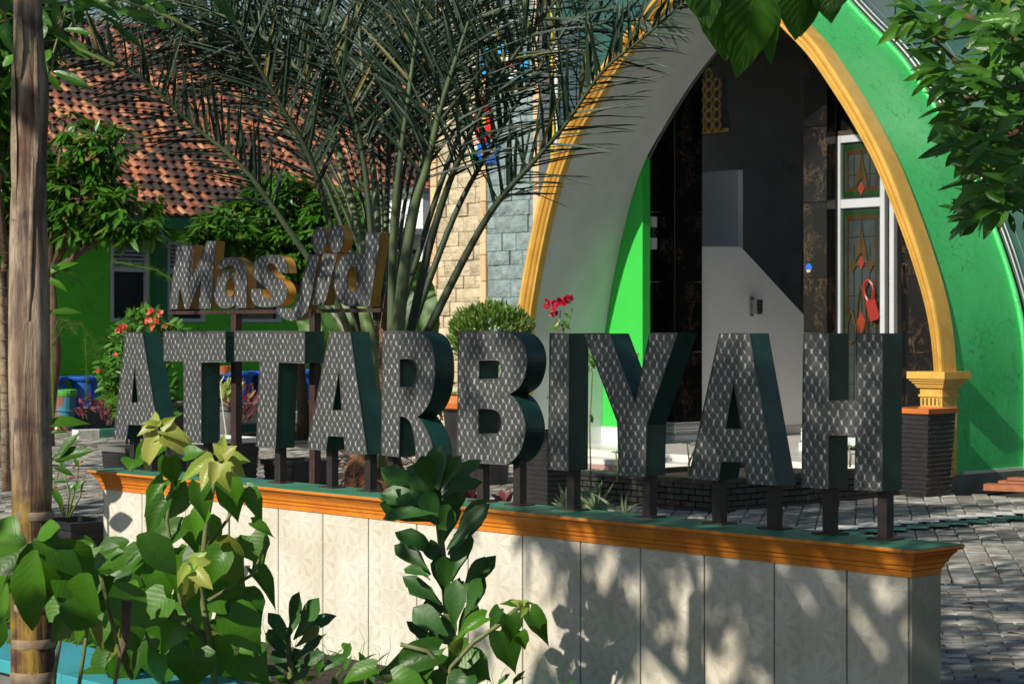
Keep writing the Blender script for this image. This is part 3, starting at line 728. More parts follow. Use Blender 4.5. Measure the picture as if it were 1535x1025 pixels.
# cylinder lamp on column
q = W(st(onplane(979, 350, C1[2] - 0.08))[0], C1[2] - 0.08, onplane(979, 350, C1[2]).z)
lamp = thing('wall_lamp', 'white cylinder wall lamp with black middle band on the left marble column', 'lamp', q)
mb = MB()
mb.lathe(q, [(0.0, 0.215), (0.055, 0.215), (0.06, 0.2), (0.06, 0.07), (0.0, 0.07)], 16); mb.build('upper_shade', M['white'], lamp, smooth=False)
mb = MB(); mb.lathe(q, [(0.0, -0.215), (0.055, -0.215), (0.06, -0.2), (0.06, -0.07), (0.0, -0.07)], 16); mb.build('lower_shade', M['white'], lamp)
mb = MB(); mb.lathe(q, [(0.0, 0.068), (0.066, 0.068), (0.066, -0.068), (0.0, -0.068)], 16); mb.box(q + VV3 * 0.05, UV3 * 0.03, VV3 * 0.04, ZZ * 0.05); mb.build('middle_band', M['black'], lamp)
# sticker
q = onplane(1213, 402, C2[2]); mb = MB(); ring = [W(st(q)[0] + 0.05 * math.cos(k * math.pi / 6), C2[2] - 0.004, q.z + 0.06 * math.sin(k * math.pi / 6)) for k in range(12)]
stk = thing('sticker', 'small round blue and gold sticker on the right marble column', 'sticker', q)
mb.prism(ring, VV3 * 0.003); mb.build('blue_disc', M['blue'], stk)
mb = MB(); mb.uvbox(st(q)[0] - 0.028, st(q)[0] + 0.028, C2[2] - 0.007, C2[2] - 0.0045, q.z - 0.05, q.z - 0.02); mb.build('gold_bar', M['yellow'], stk)

# leaded glass door
TDo = TA + 2.5
def dS(px, py=400): return st(onplane(px, py, TDo))[0]
def dZ(px, py): return onplane(px, py, TDo).z
door = thing('glass_door', 'white framed leaded glass door with red diamonds at the right of the porch', 'door', W(dS(1255), TDo, 0.2))
za = dZ(1255, 205); zm = dZ(1255, 307); zbot = 0.24
xs = [1254.5, 1262.5, 1322, 1329]
F1, F2, F3, F4 = [dS(x) for x in xs]; F5 = dS(1336); F6 = dS(1343)
for nm, a0, a1 in (('stile', F1, F2), ('stile', F3, F4), ('jamb', F5, F6)):
    mb = MB(); mb.bbox(W((a0 + a1) / 2, TDo, (zbot + za) / 2), UV3 * (a1 - a0) / 2, VV3 * 0.035, ZZ * (za - zbot) / 2, 0.006); mb.build(nm, M['frame'], door)
for z0_, h_ in ((za - 0.045, 0.09), (zm, 0.11), (zbot + 0.06, 0.12)):
    mb = MB(); mb.bbox(W((F2 + F3) / 2, TDo, z0_), UV3 * (F3 - F2) / 2, VV3 * 0.030, ZZ * h_ / 2, 0.006); mb.build('rail', M['frame'], door)
mb = MB(); mb.uvbox(F1 - 0.02, F6 + 0.5, TDo - 0.03, TDo + 0.1, za + 0.003, za + 0.06); mb.build('lintel', M['wood_dark'], door)
mb = MB(); mb.uvbox(F1 - 0.03, F6 + 1.6, TDo + 0.03, TDo + 0.12, za + 0.062, 6.15); mb.build('marble_transom', M['marble'], door)
mb = MB(); mb.uvbox(F6 + 0.002, F6 + 1.6, TDo + 0.12, TDo + 0.17, 0.2, za + 0.06); mb.build('sun_block_panel', M['marble'], door)  # added to close a gap where sun fell on the partition
def panel(z0, z1, tall):
    mb = MB(); mb.uvbox(F2, F3, TDo + 0.012, TDo + 0.018, z0, z1); pn = mb.build('pane', M['pane'], door)
    g_ = MB(); 
    for (a0, a1, b0, b1) in ((F2 + 0.01, F3 - 0.01, z0 + 0.03, z0 + 0.09), (F2 + 0.01, F3 - 0.01, z1 - 0.09, z1 - 0.03), (F2 + 0.01, F2 + 0.04, z0 + 0.09, z1 - 0.09), (F3 - 0.04, F3 - 0.01, z0 + 0.09, z1 - 0.09)):
        g_.uvbox(a0, a1, TDo + 0.004, TDo + 0.0105, b0, b1)
    g_.build('green_border', M['gglass'], pn)
    g_ = MB(); i = 0.07
    for (a0, a1, b0, b1) in ((F2 + i, F3 - i, z0 + i + .02, z0 + i + 0.075), (F2 + i, F3 - i, z1 - i - 0.075, z1 - i - .02), (F2 + i, F2 + i + 0.03, z0 + i + .08, z1 - i - .08), (F3 - i - 0.03, F3 - i, z0 + i + .08, z1 - i - .08)):
        g_.uvbox(a0, a1, TDo + 0.004, TDo + 0.0105, b0, b1)
    g_.build('amber_border', M['amber'], pn)
    cx_ = (F2 + F3) / 2; ld_ = MB()
    ld_.tube([W(cx_, TDo + 0.004, z0), W(cx_, TDo + 0.004, z1)], 0.006, 4)
    for dx in (-0.12, 0.12): ld_.tube([W(cx_ + dx, TDo + 0.004, z0 + .1), W(cx_ + dx, TDo + 0.004, z1 - .45 if tall else z1 - .1)], 0.005, 4)
    zz = z0 + 0.3
    while zz < z1 - 0.1: ld_.tube([W(F2 + 0.02, TDo + 0.004, zz), W(F3 - 0.02, TDo + 0.004, zz)], 0.004, 4); zz += 0.36
    def diamond(c, z, w_, h_, m_, nm):
        mb = MB(); mb.prism([W(c - w_, TDo - 0.006, z), W(c, TDo - 0.006, z - h_), W(c + w_, TDo - 0.006, z), W(c, TDo - 0.006, z + h_)], VV3 * 0.008); mb.build(nm, m_, pn)
    def flame(c, z, w_, h_):    # two leaf lobes over a red drop
        mb = MB()
        for sgn in (-1, 1):
            mb.prism([W(c + sgn * 0.006, TDo - 0.004, z), W(c + sgn * w_, TDo - 0.004, z - h_ * .30), W(c + sgn * w_ * .75, TDo - 0.004, z + h_ * .1), W(c + sgn * w_ * .3, TDo - 0.004, z + h_ * .45), W(c + sgn * 0.006, TDo - 0.004, z + h_ * .85)], VV3 * 0.008)
        mb.build('amber_leaf', M['lead'], pn)
        diamond(c, z - h_ * .30, w_ * .5, h_ * .22, M['redglass'], 'red_diamond')
    flame(cx_, z1 - (0.55 if tall else 0.45), 0.10, 0.40)
    if tall:
        zq = dZ(1290, 398)
        for dx in (-0.13, 0.13): diamond(cx_ + dx, zq, 0.055, 0.09, M['lead'], 'amber_diamond')
        zc = dZ(1290, 470)
        for dx, hh in ((0.0, 0.30), (-0.15, 0.2), (0.15, 0.2)):
            loop = [W(cx_ + dx + 0.09 * math.sin(k * math.pi / 6) * math.sin(k * math.pi / 12), TDo - 0.005, zc + (0.05 if dx == 0 else -0.16) + hh * math.cos(k * math.pi / 6)) for k in range(13)]
            loop2 = [W(cx_ + dx - 0.09 * math.sin(k * math.pi / 6) * math.sin(k * math.pi / 12), TDo - 0.005, zc + (0.05 if dx == 0 else -0.16) + hh * math.cos(k * math.pi / 6)) for k in range(13)]
            ld_.tube(loop, 0.012, 5, cap=False); ld_.tube(loop2, 0.012, 5, cap=False)
        diamond(cx_, dZ(1290, 483), 0.07, 0.14, M['redglass'], 'red_diamond')
    ld_.build('leading', M['lead'], pn)
panel(zm + 0.055, za - 0.09, False); panel(zbot + 0.12, zm - 0.055, True)
# red handle hanging on the door
q = W(dS(1309), TDo - 0.05, dZ(1309, 448))
hd = thing('red_tag', 'red oval-holed plastic tag hanging on the leaded glass door', 'tag', q)
mb = MB(); ax1 = (ZZ * 0.98 - UV3 * 0.2).normalized(); ax2 = (UV3 * 0.98 + ZZ * 0.2).normalized()
ring = [q + ax1 * (0.10 + 0.13 * math.cos(k * math.pi / 8)) + ax2 * (0.07 * math.sin(k * math.pi / 8)) for k in range(17)]
mb.tube(ring, 0.018, 6, cap=False); mb.build('loop', M['tagred'], hd)
mb = MB(); mb.prism([q + ax1 * a + ax2 * b - VV3 * 0.012 for a, b in ((-0.02, -0.075), (-0.02, 0.075), (-0.24, 0.095), (-0.27, 0.06), (-0.27, -0.05))], VV3 * 0.02); mb.build('body', M['tagred'], hd)

# ---- glass facade round the arch
fac = thing('glass_facade', 'dark green leaded glass facade with curved leads behind the arch', 'glass wall', W(SR + 1.2, TA + 1.5, 0))
OC = offc(0.24, 0.15)
def curve_s(z, rightside):
    pts = OC[NA:] if rightside else OC[:NA + 1]
    best = None
    for (a0, b0), (a1, b1) in zip(pts[:-1], pts[1:]):
        if (b0 - z) * (b1 - z) <= 0 and abs(b1 - b0) > 1e-6:
            t = (z - b0) / (b1 - b0); best = a0 + (a1 - a0) * t
    return best
TF = TA + 1.56
smid = OC[NA][0]
def pane_poly(sa, sb, za, zb, right):
    L_ = []; R_ = []
    for k in range(7):
        z = za + (zb - za) * k / 6; c = curve_s(z, right)
        if c is None: c = smid
        if right: lo_, hi_ = max(sa, c), sb
        else: lo_, hi_ = sa, min(sb, c)
        if lo_ < hi_ - 0.02: L_.append(W(lo_, TF, z)); R_.append(W(hi_, TF, z))
    if len(L_) < 2: return None
    return L_ + R_[::-1]
sright = SR + 3.4
sleft = st(onplane(822, 100, TF))[0]
zz = 0.17; r_ = 0
ms = ['glass_green', 'glass_green', 'glass_blue', 'glass_green', 'glass_blue']
while zz < 9.8:
    z2 = zz + 0.95
    for right in (True, False):
        if right: ss = [smid + 0.62 * k for k in range(0, 14)]
        else: ss = [sleft + 0.62 * k for k in range(0, 7)]
        for a_, b_ in zip(ss[:-1], ss[1:]):
            pp = pane_poly(a_ + 0.012, b_ - 0.012, zz + 0.012, z2 - 0.012, right)
            if pp:
                mb = MB(); mb.prism(pp, VV3 * 0.02); mb.build('glass_pane', M[ms[(r_ * 3 + int(a_ * 2.1)) % 5]], fac)
            r_ += 1
    zz = z2
mb = MB(); mb.uvbox(smid, sright + 4, TF + 0.025, TF + 0.05, 0.17, 8.2); 
bk = MB(); OC_keep = OC; OC = offc(0.15, 0.05)  # backing drawn in tighter and higher to keep sun off the hall wall
for z in [0.17 + 0.5 * k for k in range(21)]:
    for right in (True, False):
        pp = pane_poly(smid if right else sleft - 0.22, smid + 8.1 if right else smid, z, z + 0.5, right)
        if pp:
            bk.prism([p + VV3 * 0.03 for p in pp], VV3 * 0.04)
bk.build('backing', M['grey_wall'], fac); OC = OC_keep
for k in (1, 3, 5, 7):
    s_ = smid + 0.62 * k
    z0_ = curve_s(0.3, True); 
    zl = next((z for (s, z) in OC[NA:][::-1] if s < s_), 0.2) if s_ < OC[-1][0] else 0.17
    mb = MB(); mb.tube([W(s_, TF - 0.012, zl + 0.05), W(s_, TF - 0.012, 8)], 0.014, 5); mb.build('mullion', M['frame'], fac)
for k in range(5):     # leads curving with the arch and crossing swirls
    oo = 0.35 + 0.33 * k
    pts = [W(s, TF - 0.010, z) for s, z in offc(oo, oo)[NA + 2:-3]]
    mb = MB(); mb.tube(pts, 0.007, 4); mb.build('curved_lead', M['leadgrey'], fac)
random.seed(5)
for k in range(12):
    c0 = U(0.4, 4.0); z0_ = U(1.0, 5.6); r0 = U(0.35, 0.9); a0 = U(0, 6.28)
    pts = []
    for j in range(14):
        a_ = a0 + j * 0.23; s_ = SR + 0.6 + c0 + r0 * math.cos(a_); z_ = z0_ + r0 * 1.5 * math.sin(a_)
        cs = curve_s(z_, True) or smid
        if s_ > cs + 0.1 and z_ > 0.3: pts.append(W(s_, TF - 0.016, z_))
    if len(pts) > 4:
        mb = MB(); mb.tube(pts, 0.010, 4); mb.build('curved_lead', M['lead'] if k % 2 else M['leadgrey'], fac)
# yellow edge pipe and white pipe left of the arch
q = onplane(829, 130, TF - 0.06)
for nm, px, m_, r in (('yellow_pipe', 829, 'yellow', 0.035), ('white_pipe', 834.5, 'white', 0.025)):
    s_ = st(onplane(px, 130, TF - 0.06))[0]; mb = MB(); mb.tube([W(s_, TF - 0.06, 2.6), W(s_, TF - 0.06, 8)], r, 8); mb.build(nm, M[m_], fac)

# ---- stone tower
TT = TA + 1.62
def tS(px): return st(onplane(px, 300, TT))[0]
tower = thing('stone_tower', 'square tower faced in cream and blue-grey split stone with peach edge strips', 'tower', W(tS(730), TT, 0))
a0, a1, a2, a3, a4, a5 = [tS(x) for x in (647, 656, 722, 730.5, 801, 811)]
mb = MB(); mb.uvbox(a0 + 0.01, a5 - 0.01, TT + 0.03, TT + 0.9, 0, 10.5); mb.build('core', M['mortar'], tower)
mb = MB(); mb.uvbox(a5 - 0.009, a5 + 0.03, TT + 0.04, TT + 0.92, 0, 9); mb.build('side_wall', M['grey_wall'], tower)  # face away from the sun; its shade is put into the dark grey
random.seed(11)
def stones(s0, s1, cols, m_, rh):
    z = 0.3 ; r = 0
    wv = (s1 - s0) / cols
    while z < 7.3:
        h = rh * U(0.85, 1.15); s_ = s0 - (wv * 0.5 if r % 2 else 0)
        while s_ < s1 - 0.02:
            w2 = wv * U(0.75, 1.25); x0 = max(s0, s_); x1 = min(s1, s_ + w2)
            if s1 - x1 < 0.08: x1 = s1
            if x1 - x0 > 0.03:
                pr = U(0.0, 0.035); cz = z + h / 2
                mb = MB(); c = W((x0 + x1) / 2, TT + 0.02 - pr, cz); 
                nb = 5
                # rough split face: small grid pushed in and out
                v = []; f = []
                for j in range(4):
                    for i in range(4):
                        e = 0.0 if i in (0, 3) or j in (0, 3) else 1.0
                        v.append(c + UV3 * ((i / 3 - .5) * (x1 - x0 - 0.008)) + ZZ * ((j / 3 - .5) * (h - 0.008)) - VV3 * (e * U(0.005, 0.028)))
                for j in range(3):
                    for i in range(3): f.append((j * 4 + i, j * 4 + i + 1, j * 4 + i + 5, j * 4 + i + 4))
                bd = [0, 1, 2, 3, 7, 11, 15, 14, 13, 12, 8, 4]; nn = len(v)
                for b_ in bd: v.append(v[b_] + VV3 * 0.06)
                for i in range(12): j = (i + 1) % 12; f.append((bd[j], bd[i], nn + i, nn + j))
                mb.add(v, f); mb.build('stone', m_, tower)
            s_ += w2
            if x1 >= s1: break
        z += h; r += 1
stones(a1, a2, 3.4, M['stone_c'], 0.20)
stones(a3, a4, 3.2, M['stone_g'], 0.22)
for e0, e1 in ((a0, a1), (a2, a3), (a4, a5)):
    z = 0.2
    while z < 7.4:
        h = U(0.26, 0.42); mb = MB(); mb.bbox(W((e0 + e1) / 2, TT + 0.02, z + h / 2), UV3 * ((e1 - e0) / 2 - 0.003), VV3 * 0.05, ZZ * (h / 2 - 0.004), 0.008); mb.build('edge_stone', M['stone_o'], tower); z += h
mb = MB(); q0 = tS(633); mb.uvbox(q0, a0 - 0.01, TT + 0.15, TT + 0.7, 0, 3.9); mb.build('grey_pier', M['grey_wall'], tower)
# emblem plates
def eS(px, t=TT - 0.06): return st(onplane(px, 300, t))[0]
def eZ(px, py, t=TT - 0.06): return onplane(px, py, t).z
em = thing('emblem', 'coloured emblem of a red oval over a blue and white block on the stone tower', 'emblem', W(eS(722), TT - 0.05, eZ(722, 245)))
def plate(nm, pxs, m_, t=TT - 0.06, th=0.03):
    mb = MB(); mb.prism([onplane(x, y, t) for x, y in pxs], VV3 * th); mb.build(nm, m_, em)
oval = [(723 + 13.5 * math.cos(k * math.pi / 12), 183 + 34 * math.sin(k * math.pi / 12)) for k in range(24)]
plate('white_edge', [(723 + 15 * math.cos(k * math.pi / 12), 183 + 36 * math.sin(k * math.pi / 12)) for k in range(24)], M['white'], TT - 0.05)
plate('red_oval', oval, M['red'], TT - 0.085)
plate('yellow_mark', [(723, 173), (728, 171), (727, 190), (722, 196)], M['yellow'], TT - 0.10, 0.01)
plate('blue_block', [(716, 215), (746, 216), (746, 245), (714, 244)], M['blue'], TT - 0.08, 0.04)
plate('white_book', [(703, 220), (715.5, 217), (714, 240), (703, 243)], M['white'], TT - 0.08, 0.03)
plate('green_mark', [(704, 230), (713.5, 222), (713, 238), (704, 239)], M['lime'], TT - 0.09, 0.008)
plate('yellow_strip', [(722, 224), (742, 221), (742, 226), (722, 233)], M['yellow'], TT - 0.09, 0.008)
plate('red_strip', [(722, 218), (726, 218), (727, 232), (723, 232)], M['red'], TT - 0.10, 0.008)
sgn = thing('sky_blue_panel', 'sky blue and white roundel high on the stone tower behind palm leaves', 'sign', W(eS(740), TT - 0.05, eZ(740, 130)))
for nm, cx_, cy_, rx, ry, m_, t in (('blue_roundel', 755, 96, 36, 36, 'skyblue', TT - 0.06), ('white_field', 760, 100, 19, 19, 'white', TT - 0.075), ('blue_panel', 683, 82, 17, 26, 'skyblue', TT - 0.06), ('peach_mark', 752, 92, 5, 4, 'stone_o', TT - 0.09), ('red_mark', 766, 97, 6, 3, 'red', TT - 0.09)):
    mb = MB(); mb.prism([onplane(cx_ + rx * math.cos(k * math.pi / 12), cy_ + ry * math.sin(k * math.pi / 12), t) for k in range(24)], VV3 * 0.02); mb.build(nm, M[m_], sgn)

# ---- white outbuilding glimpsed between palm stalks
wb = thing('white_outbuilding', 'small white outbuilding with grey sloped canopy edge behind the palm stalks', 'building', P(600, 600, 36))
q = P(592, 600, 36)
mb = MB(); tW = st(P(610, 450, 34))[1]
s0_ = st(onplane(548, 300, tW))[0]; s1_ = st(onplane(634, 300, tW))[0]
mb.uvbox(s0_, s1_, tW, tW + 2.2, 0, onplane(600, 292, tW).z); mb.build('wall', M['white'], wb)
mb = MB(); zc_ = onplane(600, 345, tW).z; mb.uvbox(s0_ - 0.5, s1_, tW - 0.5, tW - 0.004, zc_ - 0.10, zc_); mb.build('canopy_edge', M['frame'], wb)
mb = MB(); mb.uvbox(s0_ - 0.1, s1_ - 0.15, tW - 0.02, tW - 0.004, 0.0, zc_ - 0.35); mb.build('dark_opening', M['winglass'], wb)
mb = MB(); zr = onplane(600, 292, tW).z; mb.uvbox(s0_ - 0.1, s1_ + 0.02, tW - 0.15, tW + 2.3, zr + 0.002, zr + 0.08); mb.build('roof_slab', M['concrete'], wb)

# ---- green house
HP = P(195, 500, 36.0); HS, HT = st(HP)
def hT(px): return st(onside(px, 480, HS))[1]
def hZ(px, py): return onside(px, py, HS).z
house = thing('green_house', 'bright green house with mossy clay tile roof and white framed windows', 'house', W(HS, HT, 0))
t0h, t1h = HT - 6.0, HT + 9.5
# wall with window openings
wins = [(165.5, 222.5), (250, 307)]
z_s = hZ(195, 482); z_t = hZ(195, 360); z_m = hZ(195, 405)
wl_ = []
e = [t0h] ; 
for a, b in wins: e += [hT(a), hT(b)]
e += [hT(352), hT(421)]; e.append(t1h)
mb = MB(); ztop = 4.05
for k in range(0, len(e), 2): mb.uvbox(HS - 0.2, HS, e[k], e[k + 1], 0, ztop)
for k in range(1, len(e) - 1, 2):
    mb.uvbox(HS - 0.2, HS, e[k], e[k + 1], 0, z_s); mb.uvbox(HS - 0.2, HS, e[k], e[k + 1], z_t, ztop)
mb.uvbox(HS - 7.5, HS - 0.2, t0h, t0h + 0.2, 0, ztop); mb.uvbox(HS - 7.5, HS - 0.2, t1h - 0.2, t1h, 0, ztop); mb.uvbox(HS - 7.5, HS - 7.3, t0h + 0.2, t1h - 0.2, 0, ztop)
mb.build('wall', M['house_green'], house)
mb = MB()
ta, tb = hT(226), hT(247); mb.uvbox(HS + 0.001, HS + 0.10, ta, tb, 0, 3.85); mb.build('pilaster', M['house_green_dk'], house)
mb = MB(); mb.uvbox(HS - 0.001 + 0.002, HS + 0.04, HT - 6, HT + 9.4, z_t + 0.32, z_t + 0.45); mb.build('teal_band', M['house_green_dk'], house)
for k in range(1, len(e) - 1, 2):
    a, b = e[k], e[k + 1]; fw = 0.06
    fr = MB()
    for (p0, p1, q0_, q1_) in ((a, b, z_s, z_s + fw), (a, b, z_m - fw / 2, z_m + fw / 2), (a, b, z_t - fw, z_t)): fr.uvbox(HS - 0.10, HS + 0.02, p0, p1, q0_, q1_)
    for p0, p1 in ((a, a + fw), (b - fw, b)):
        fr.uvbox(HS - 0.099, HS + 0.021, p0, p1, z_s + fw, z_m - fw / 2); fr.uvbox(HS - 0.099, HS + 0.021, p0, p1, z_m + fw / 2, z_t - fw)
    fo = fr.build('window_frame', M['frame'], house)
    pn = MB(); pn.uvbox(HS - 0.08, HS - 0.07, a + fw, b - fw, z_s + fw, z_m - fw / 2); pn.build('pane', M['winglass'], fo)
    zz = z_m + 0.06; 
    while zz < z_t - 0.08:
        lv = MB(); lv.box(W(HS - 0.04, (a + b) / 2, zz), UV3 * 0.04 - ZZ * 0.02, VV3 * ((b - a) / 2 - fw), ZZ * 0.008); lv.build('louvre', M['frame'], fo); zz += 0.075
    bk_ = MB(); bk_.uvbox(HS - 0.18, HS - 0.17, a + fw, b - fw, z_m, z_t); bk_.build('dark_backing', M['wood_dark'], fo)
# raised terrace in front of the wall
mb = MB(); mb.uvbox(HS + 0.001, HS + 1.25, HT - 5.9, HT + 9.3, -0.05, 0.36); mb.build('terrace', M['concrete'], house)
# roof
z_e = 3.72; se = HS + 0.75; pitch = math.radians(36)
rd = Vector((-ux * math.cos(pitch), -uy * math.cos(pitch), math.sin(pitch)))     # up the slope
rn = Vector((ux * math.sin(pitch), uy * math.sin(pitch), math.cos(pitch)))
SL = 7.3
mb = MB(); E0 = W(se, t0h - 0.6, z_e); E1 = W(se, t1h + 0.6, z_e)
mb.prism([E0, E1, E1 + rd * SL, E0 + rd * SL], rn * -0.06); mb.build('roof_deck', M['wood_dark'], house)
mb = MB(); rd2 = Vector((-ux * math.cos(pitch), -uy * math.cos(pitch), -math.sin(pitch))); Rg0 = E0 + rd * SL; Rg1 = E1 + rd * SL
mb.prism([Rg0, Rg1, Rg1 + rd2 * SL, Rg0 + rd2 * SL], ZZ * -0.06); mb.build('rear_roof_slope', M['roof_tile'], house)
mb = MB(); mb.uvbox(se - 0.06, se - 0.02, t0h - 0.6, t1h + 0.6, z_e - 0.22, z_e - 0.01); mb.build('fascia', M['house_green_dk'], house)
mb = MB(); mb.uvbox(HS, se - 0.07, t0h, t1h, z_e + 0.02, z_e + 0.05); mb.build('soffit_board', M['house_green_dk'], house)
def tile_shape():
    v = []; f = []; n_ = 5; Lh = 0.31
    for j, (yy, lift) in enumerate(((0, 0.030), (Lh, 0.0))):
        for i in range(n_ + 1):
            a = i / n_; x = (a - 0.5) * 0.205
            z = lift + 0.035 * math.sin(math.pi * min(1, a / 0.72)) - (0.010 if a > 0.72 else 0)
            v.append((x, yy, z))
    for i in range(n_ + 1): v.append((v[i][0], 0.002, v[i][2] - 0.022))
    m_ = n_ + 1
    for i in range(n_): f.append((i, i + 1, m_ + i + 1, m_ + i)); f.append((2 * m_ + i, 2 * m_ + i + 1, i + 1, i))
    return v, f
tv, tf = tile_shape(); tile_me = mk_mesh('roof_tile', tv, tf, M['roof_tile'])
random.seed(3)
tmb = MB(); tl = []
nr = int(SL / 0.262); nc = int((t1h - t0h + 1.2) / 0.2)
for r in range(nr):
    for c in range(nc):
        tt = t0h - 0.6 + 0.1 + c * 0.2 + (0.1 if r % 2 else 0)
        p = W(se, tt, z_e) + rd * (r * 0.262) + rn * (0.006 + U(0, 0.012))
        px = CX + F * p.x / p.y; py = HY - F * (p.z - CZ) / p.y
        if px < -60 or px > 720: continue
        yd = (rd + VV3 * U(-0.06, 0.06)).normalized(); zd = (rn + VV3 * U(-0.07, 0.07) + rd * U(-0.05, 0.05)).normalized(); xd = yd.cross(zd).normalized(); zd = xd.cross(yd)
        Mx = Matrix(((xd.x, yd.x, zd.x, p.x), (xd.y, yd.y, zd.y, p.y), (xd.z, yd.z, zd.z, p.z), (0, 0, 0, 1)))
        tl.append((abs(px - 310) * 0.5 + abs(py - 240), Mx))
tl.sort(key=lambda q: q[0])
for k, (d, Mx) in enumerate(tl):
    if k < 290: link('roof_tile', tile_me, house, M=Mx)
    else: tmb.add([Mx @ Vector(x) for x in tv], tf)
tmb.build('upper_roof_tile', M['roof_tile'], house, kind='stuff')
t_ = t0h - 0.5; 
while t_ < t1h + 0.5:
    mb = MB(); c = W(se, t_, z_e) + rd * SL
    ring = []
    for yy in (-0.17, 0.17):
        for k in range(6): ring.append(c + VV3 * yy + UV3 * (0.12 * math.cos(k * math.pi / 5)) + ZZ * (0.09 * math.sin(k * math.pi / 5) + (0.02 if yy < 0 else 0)))
    mb.add(ring, [(k, k + 1, k + 7, k + 6) for k in range(5)]); mb.build('ridge_tile', M['roof_tile'], house); t_ += 0.32
# ================================================================== THE SIGN
SL_ = 5.65; CAPZ = CZ - 0.77
wall = thing('sign_wall', 'long low wall of cream patterned tiles with orange cornice and green painted top', 'wall', W(SL_ / 2, 0.15, 0))
ins = 0.070
mb = MB(); mb.uvbox(ins + 0.012, SL_ - ins - 0.006, ins + 0.012, 0.30 - ins + 0.01, -0.05, CAPZ - 0.05); mb.build('core', M['grout'], wall)
mb = MB(); mb.uvbox(SL_ - ins - 0.005, SL_ - ins + 0.006, ins - 0.002, 0.30 - ins + 0.012, -0.05, CAPZ - 0.108); mb.uvbox(ins - 0.006, ins + 0.011, ins - 0.002, 0.30 - ins + 0.012, -0.05, CAPZ - 0.108); mb.build('end_plaster', M['plaster'], wall)
jx = [213.5, 279, 345, 418, 485, 553.5, 626, 703, 785, 872, 962, 1058, 1163, 1272]
js = [ins + 0.0] + [st(onplane(x, 800, ins))[0] for x in jx] + [SL_ - ins - 0.008]
for a, b in zip(js[:-1], js[1:]):
    mb = MB(); z0_, z1_ = 0.085, CAPZ - 0.104
    mb.bbox(W((a + b) / 2, ins + 0.004, (z0_ + z1_) / 2), UV3 * ((b - a) / 2 - 0.004), VV3 * 0.008, ZZ * (z1_ - z0_) / 2, 0.003); mb.build('tile_panel', M['tile'], wall)
# cornice profile swept round the four sides (offset outward from inner line, z)
pr = [(0.0, -0.155), (0.012, -0.155), (0.014, -0.125), (0.022, -0.118), (0.024, -0.10), (0.034, -0.092), (0.040, -0.070), (0.052, -0.050), (0.062, -0.040), (0.064, -0.030), (0.078, -0.026), (0.085, -0.018), (0.085, -0.003)]
pr = [(a * 0.070 / 0.085, b * 0.70 - 0.0009) for a, b in pr]
rect = [(ins, ins, -1, -1), (SL_ - ins, ins, 1, -1), (SL_ - ins, 0.30 - ins, 1, 1), (ins, 0.30 - ins, -1, 1)]
mb = MB(); v = []
for s_, t_, ds, dt_ in rect:
    for o_, z_ in pr: v.append(W(s_ + ds * o_, t_ + dt_ * o_, CAPZ + z_))
n_ = len(pr); f = []
for i in range(4):
    j = (i + 1) % 4
    for k in range(n_ - 1): f.append((i * n_ + k, j * n_ + k, j * n_ + k + 1, i * n_ + k + 1))
mb.add(v, f); mb.build('cornice', M['orange'], wall)
mb = MB(); mb.uvbox(0.002, SL_ - 0.002, 0.002, 0.298, CAPZ - 0.012, CAPZ); mb.build('green_top', M['cap_green'], wall)
mb = MB(); mb.uvbox(0.0, SL_ - 0.1, -0.20, ins - 0.004, -0.05, 0.085); mb.build('green_footing', M['cap_green'], wall)

LP = 0.15     # letter face plane
def letter_curve(outlines, tface, depth, name):
    cu = bpy.data.curves.new(name, 'CURVE'); cu.dimensions = '2D'; cu.fill_mode = 'BOTH'; cu.extrude = depth / 2; cu.bevel_depth = 0.0
    pts_all = []
    for ol in outlines:
        sp = cu.splines.new('POLY'); sp.points.add(len(ol) - 1); sp.use_cyclic_u = True
        for i, (s, z) in enumerate(ol): sp.points[i].co = (s, z, 0, 1)
    ob = bpy.data.objects.new('tmp', cu); COL.objects.link(ob)
    dg = bpy.context.evaluated_depsgraph_get(); me = bpy.data.meshes.new_from_object(ob.evaluated_get(dg))
    bpy.data.objects.remove(ob)
    # split into face sheet and side returns
    fr, sd = MB(), MB(); vs = [v.co.copy() for v in me.vertices]
    def w3(c): return W(c.x, tface + depth / 2 - c.z, c.y)
    allv = [w3(c) for c in vs]
    ff, sf = [], []
    for p in me.polygons:
        zc = [vs[i].z for i in p.vertices]
        if min(zc) > depth / 2 - 1e-4: ff.append(tuple(p.vertices))
        else: sf.append(tuple(p.vertices))
    # face: shared front sheet pushed 2 mm proud with own rim
    used = sorted({i for q in ff for i in q}); mp = {i: k for k, i in enumerate(used)}
    fr.add([allv[i] for i in used], [tuple(mp[i] for i in q) for q in ff])
    sd.add(allv, sf); bpy.data.meshes.remove(me)
    return fr, sd
def smooth_px(pts, closed=True, n=4):
    """pts: (x,y) or (x,y,'c') for a curve point; corners stay sharp"""
    out = []; N_ = len(pts)
    for i in range(N_):
        p = pts[i]; q = pts[(i + 1) % N_]
        out.append((p[0], p[1]))
        if len(p) > 2 or len(q) > 2:
            a = pts[i - 1] if len(p) > 2 else p; d = pts[(i + 2) % N_] if len(q) > 2 else q
            for k in range(1, n):
                t = k / n
                out.append(tuple(0.5 * (2 * p[j] + (q[j] - a[j]) * t + (2 * a[j] - 5 * p[j] + 4 * q[j] - d[j]) * t * t + (3 * p[j] - a[j] - 3 * q[j] + d[j]) * t ** 3) for j in range(2)))
    return out
def px_out(pts, t):
    r = []
    for x, y in smooth_px(pts): q = onplane(x, y, t); r.append((st(q)[0], q.z))
    return r
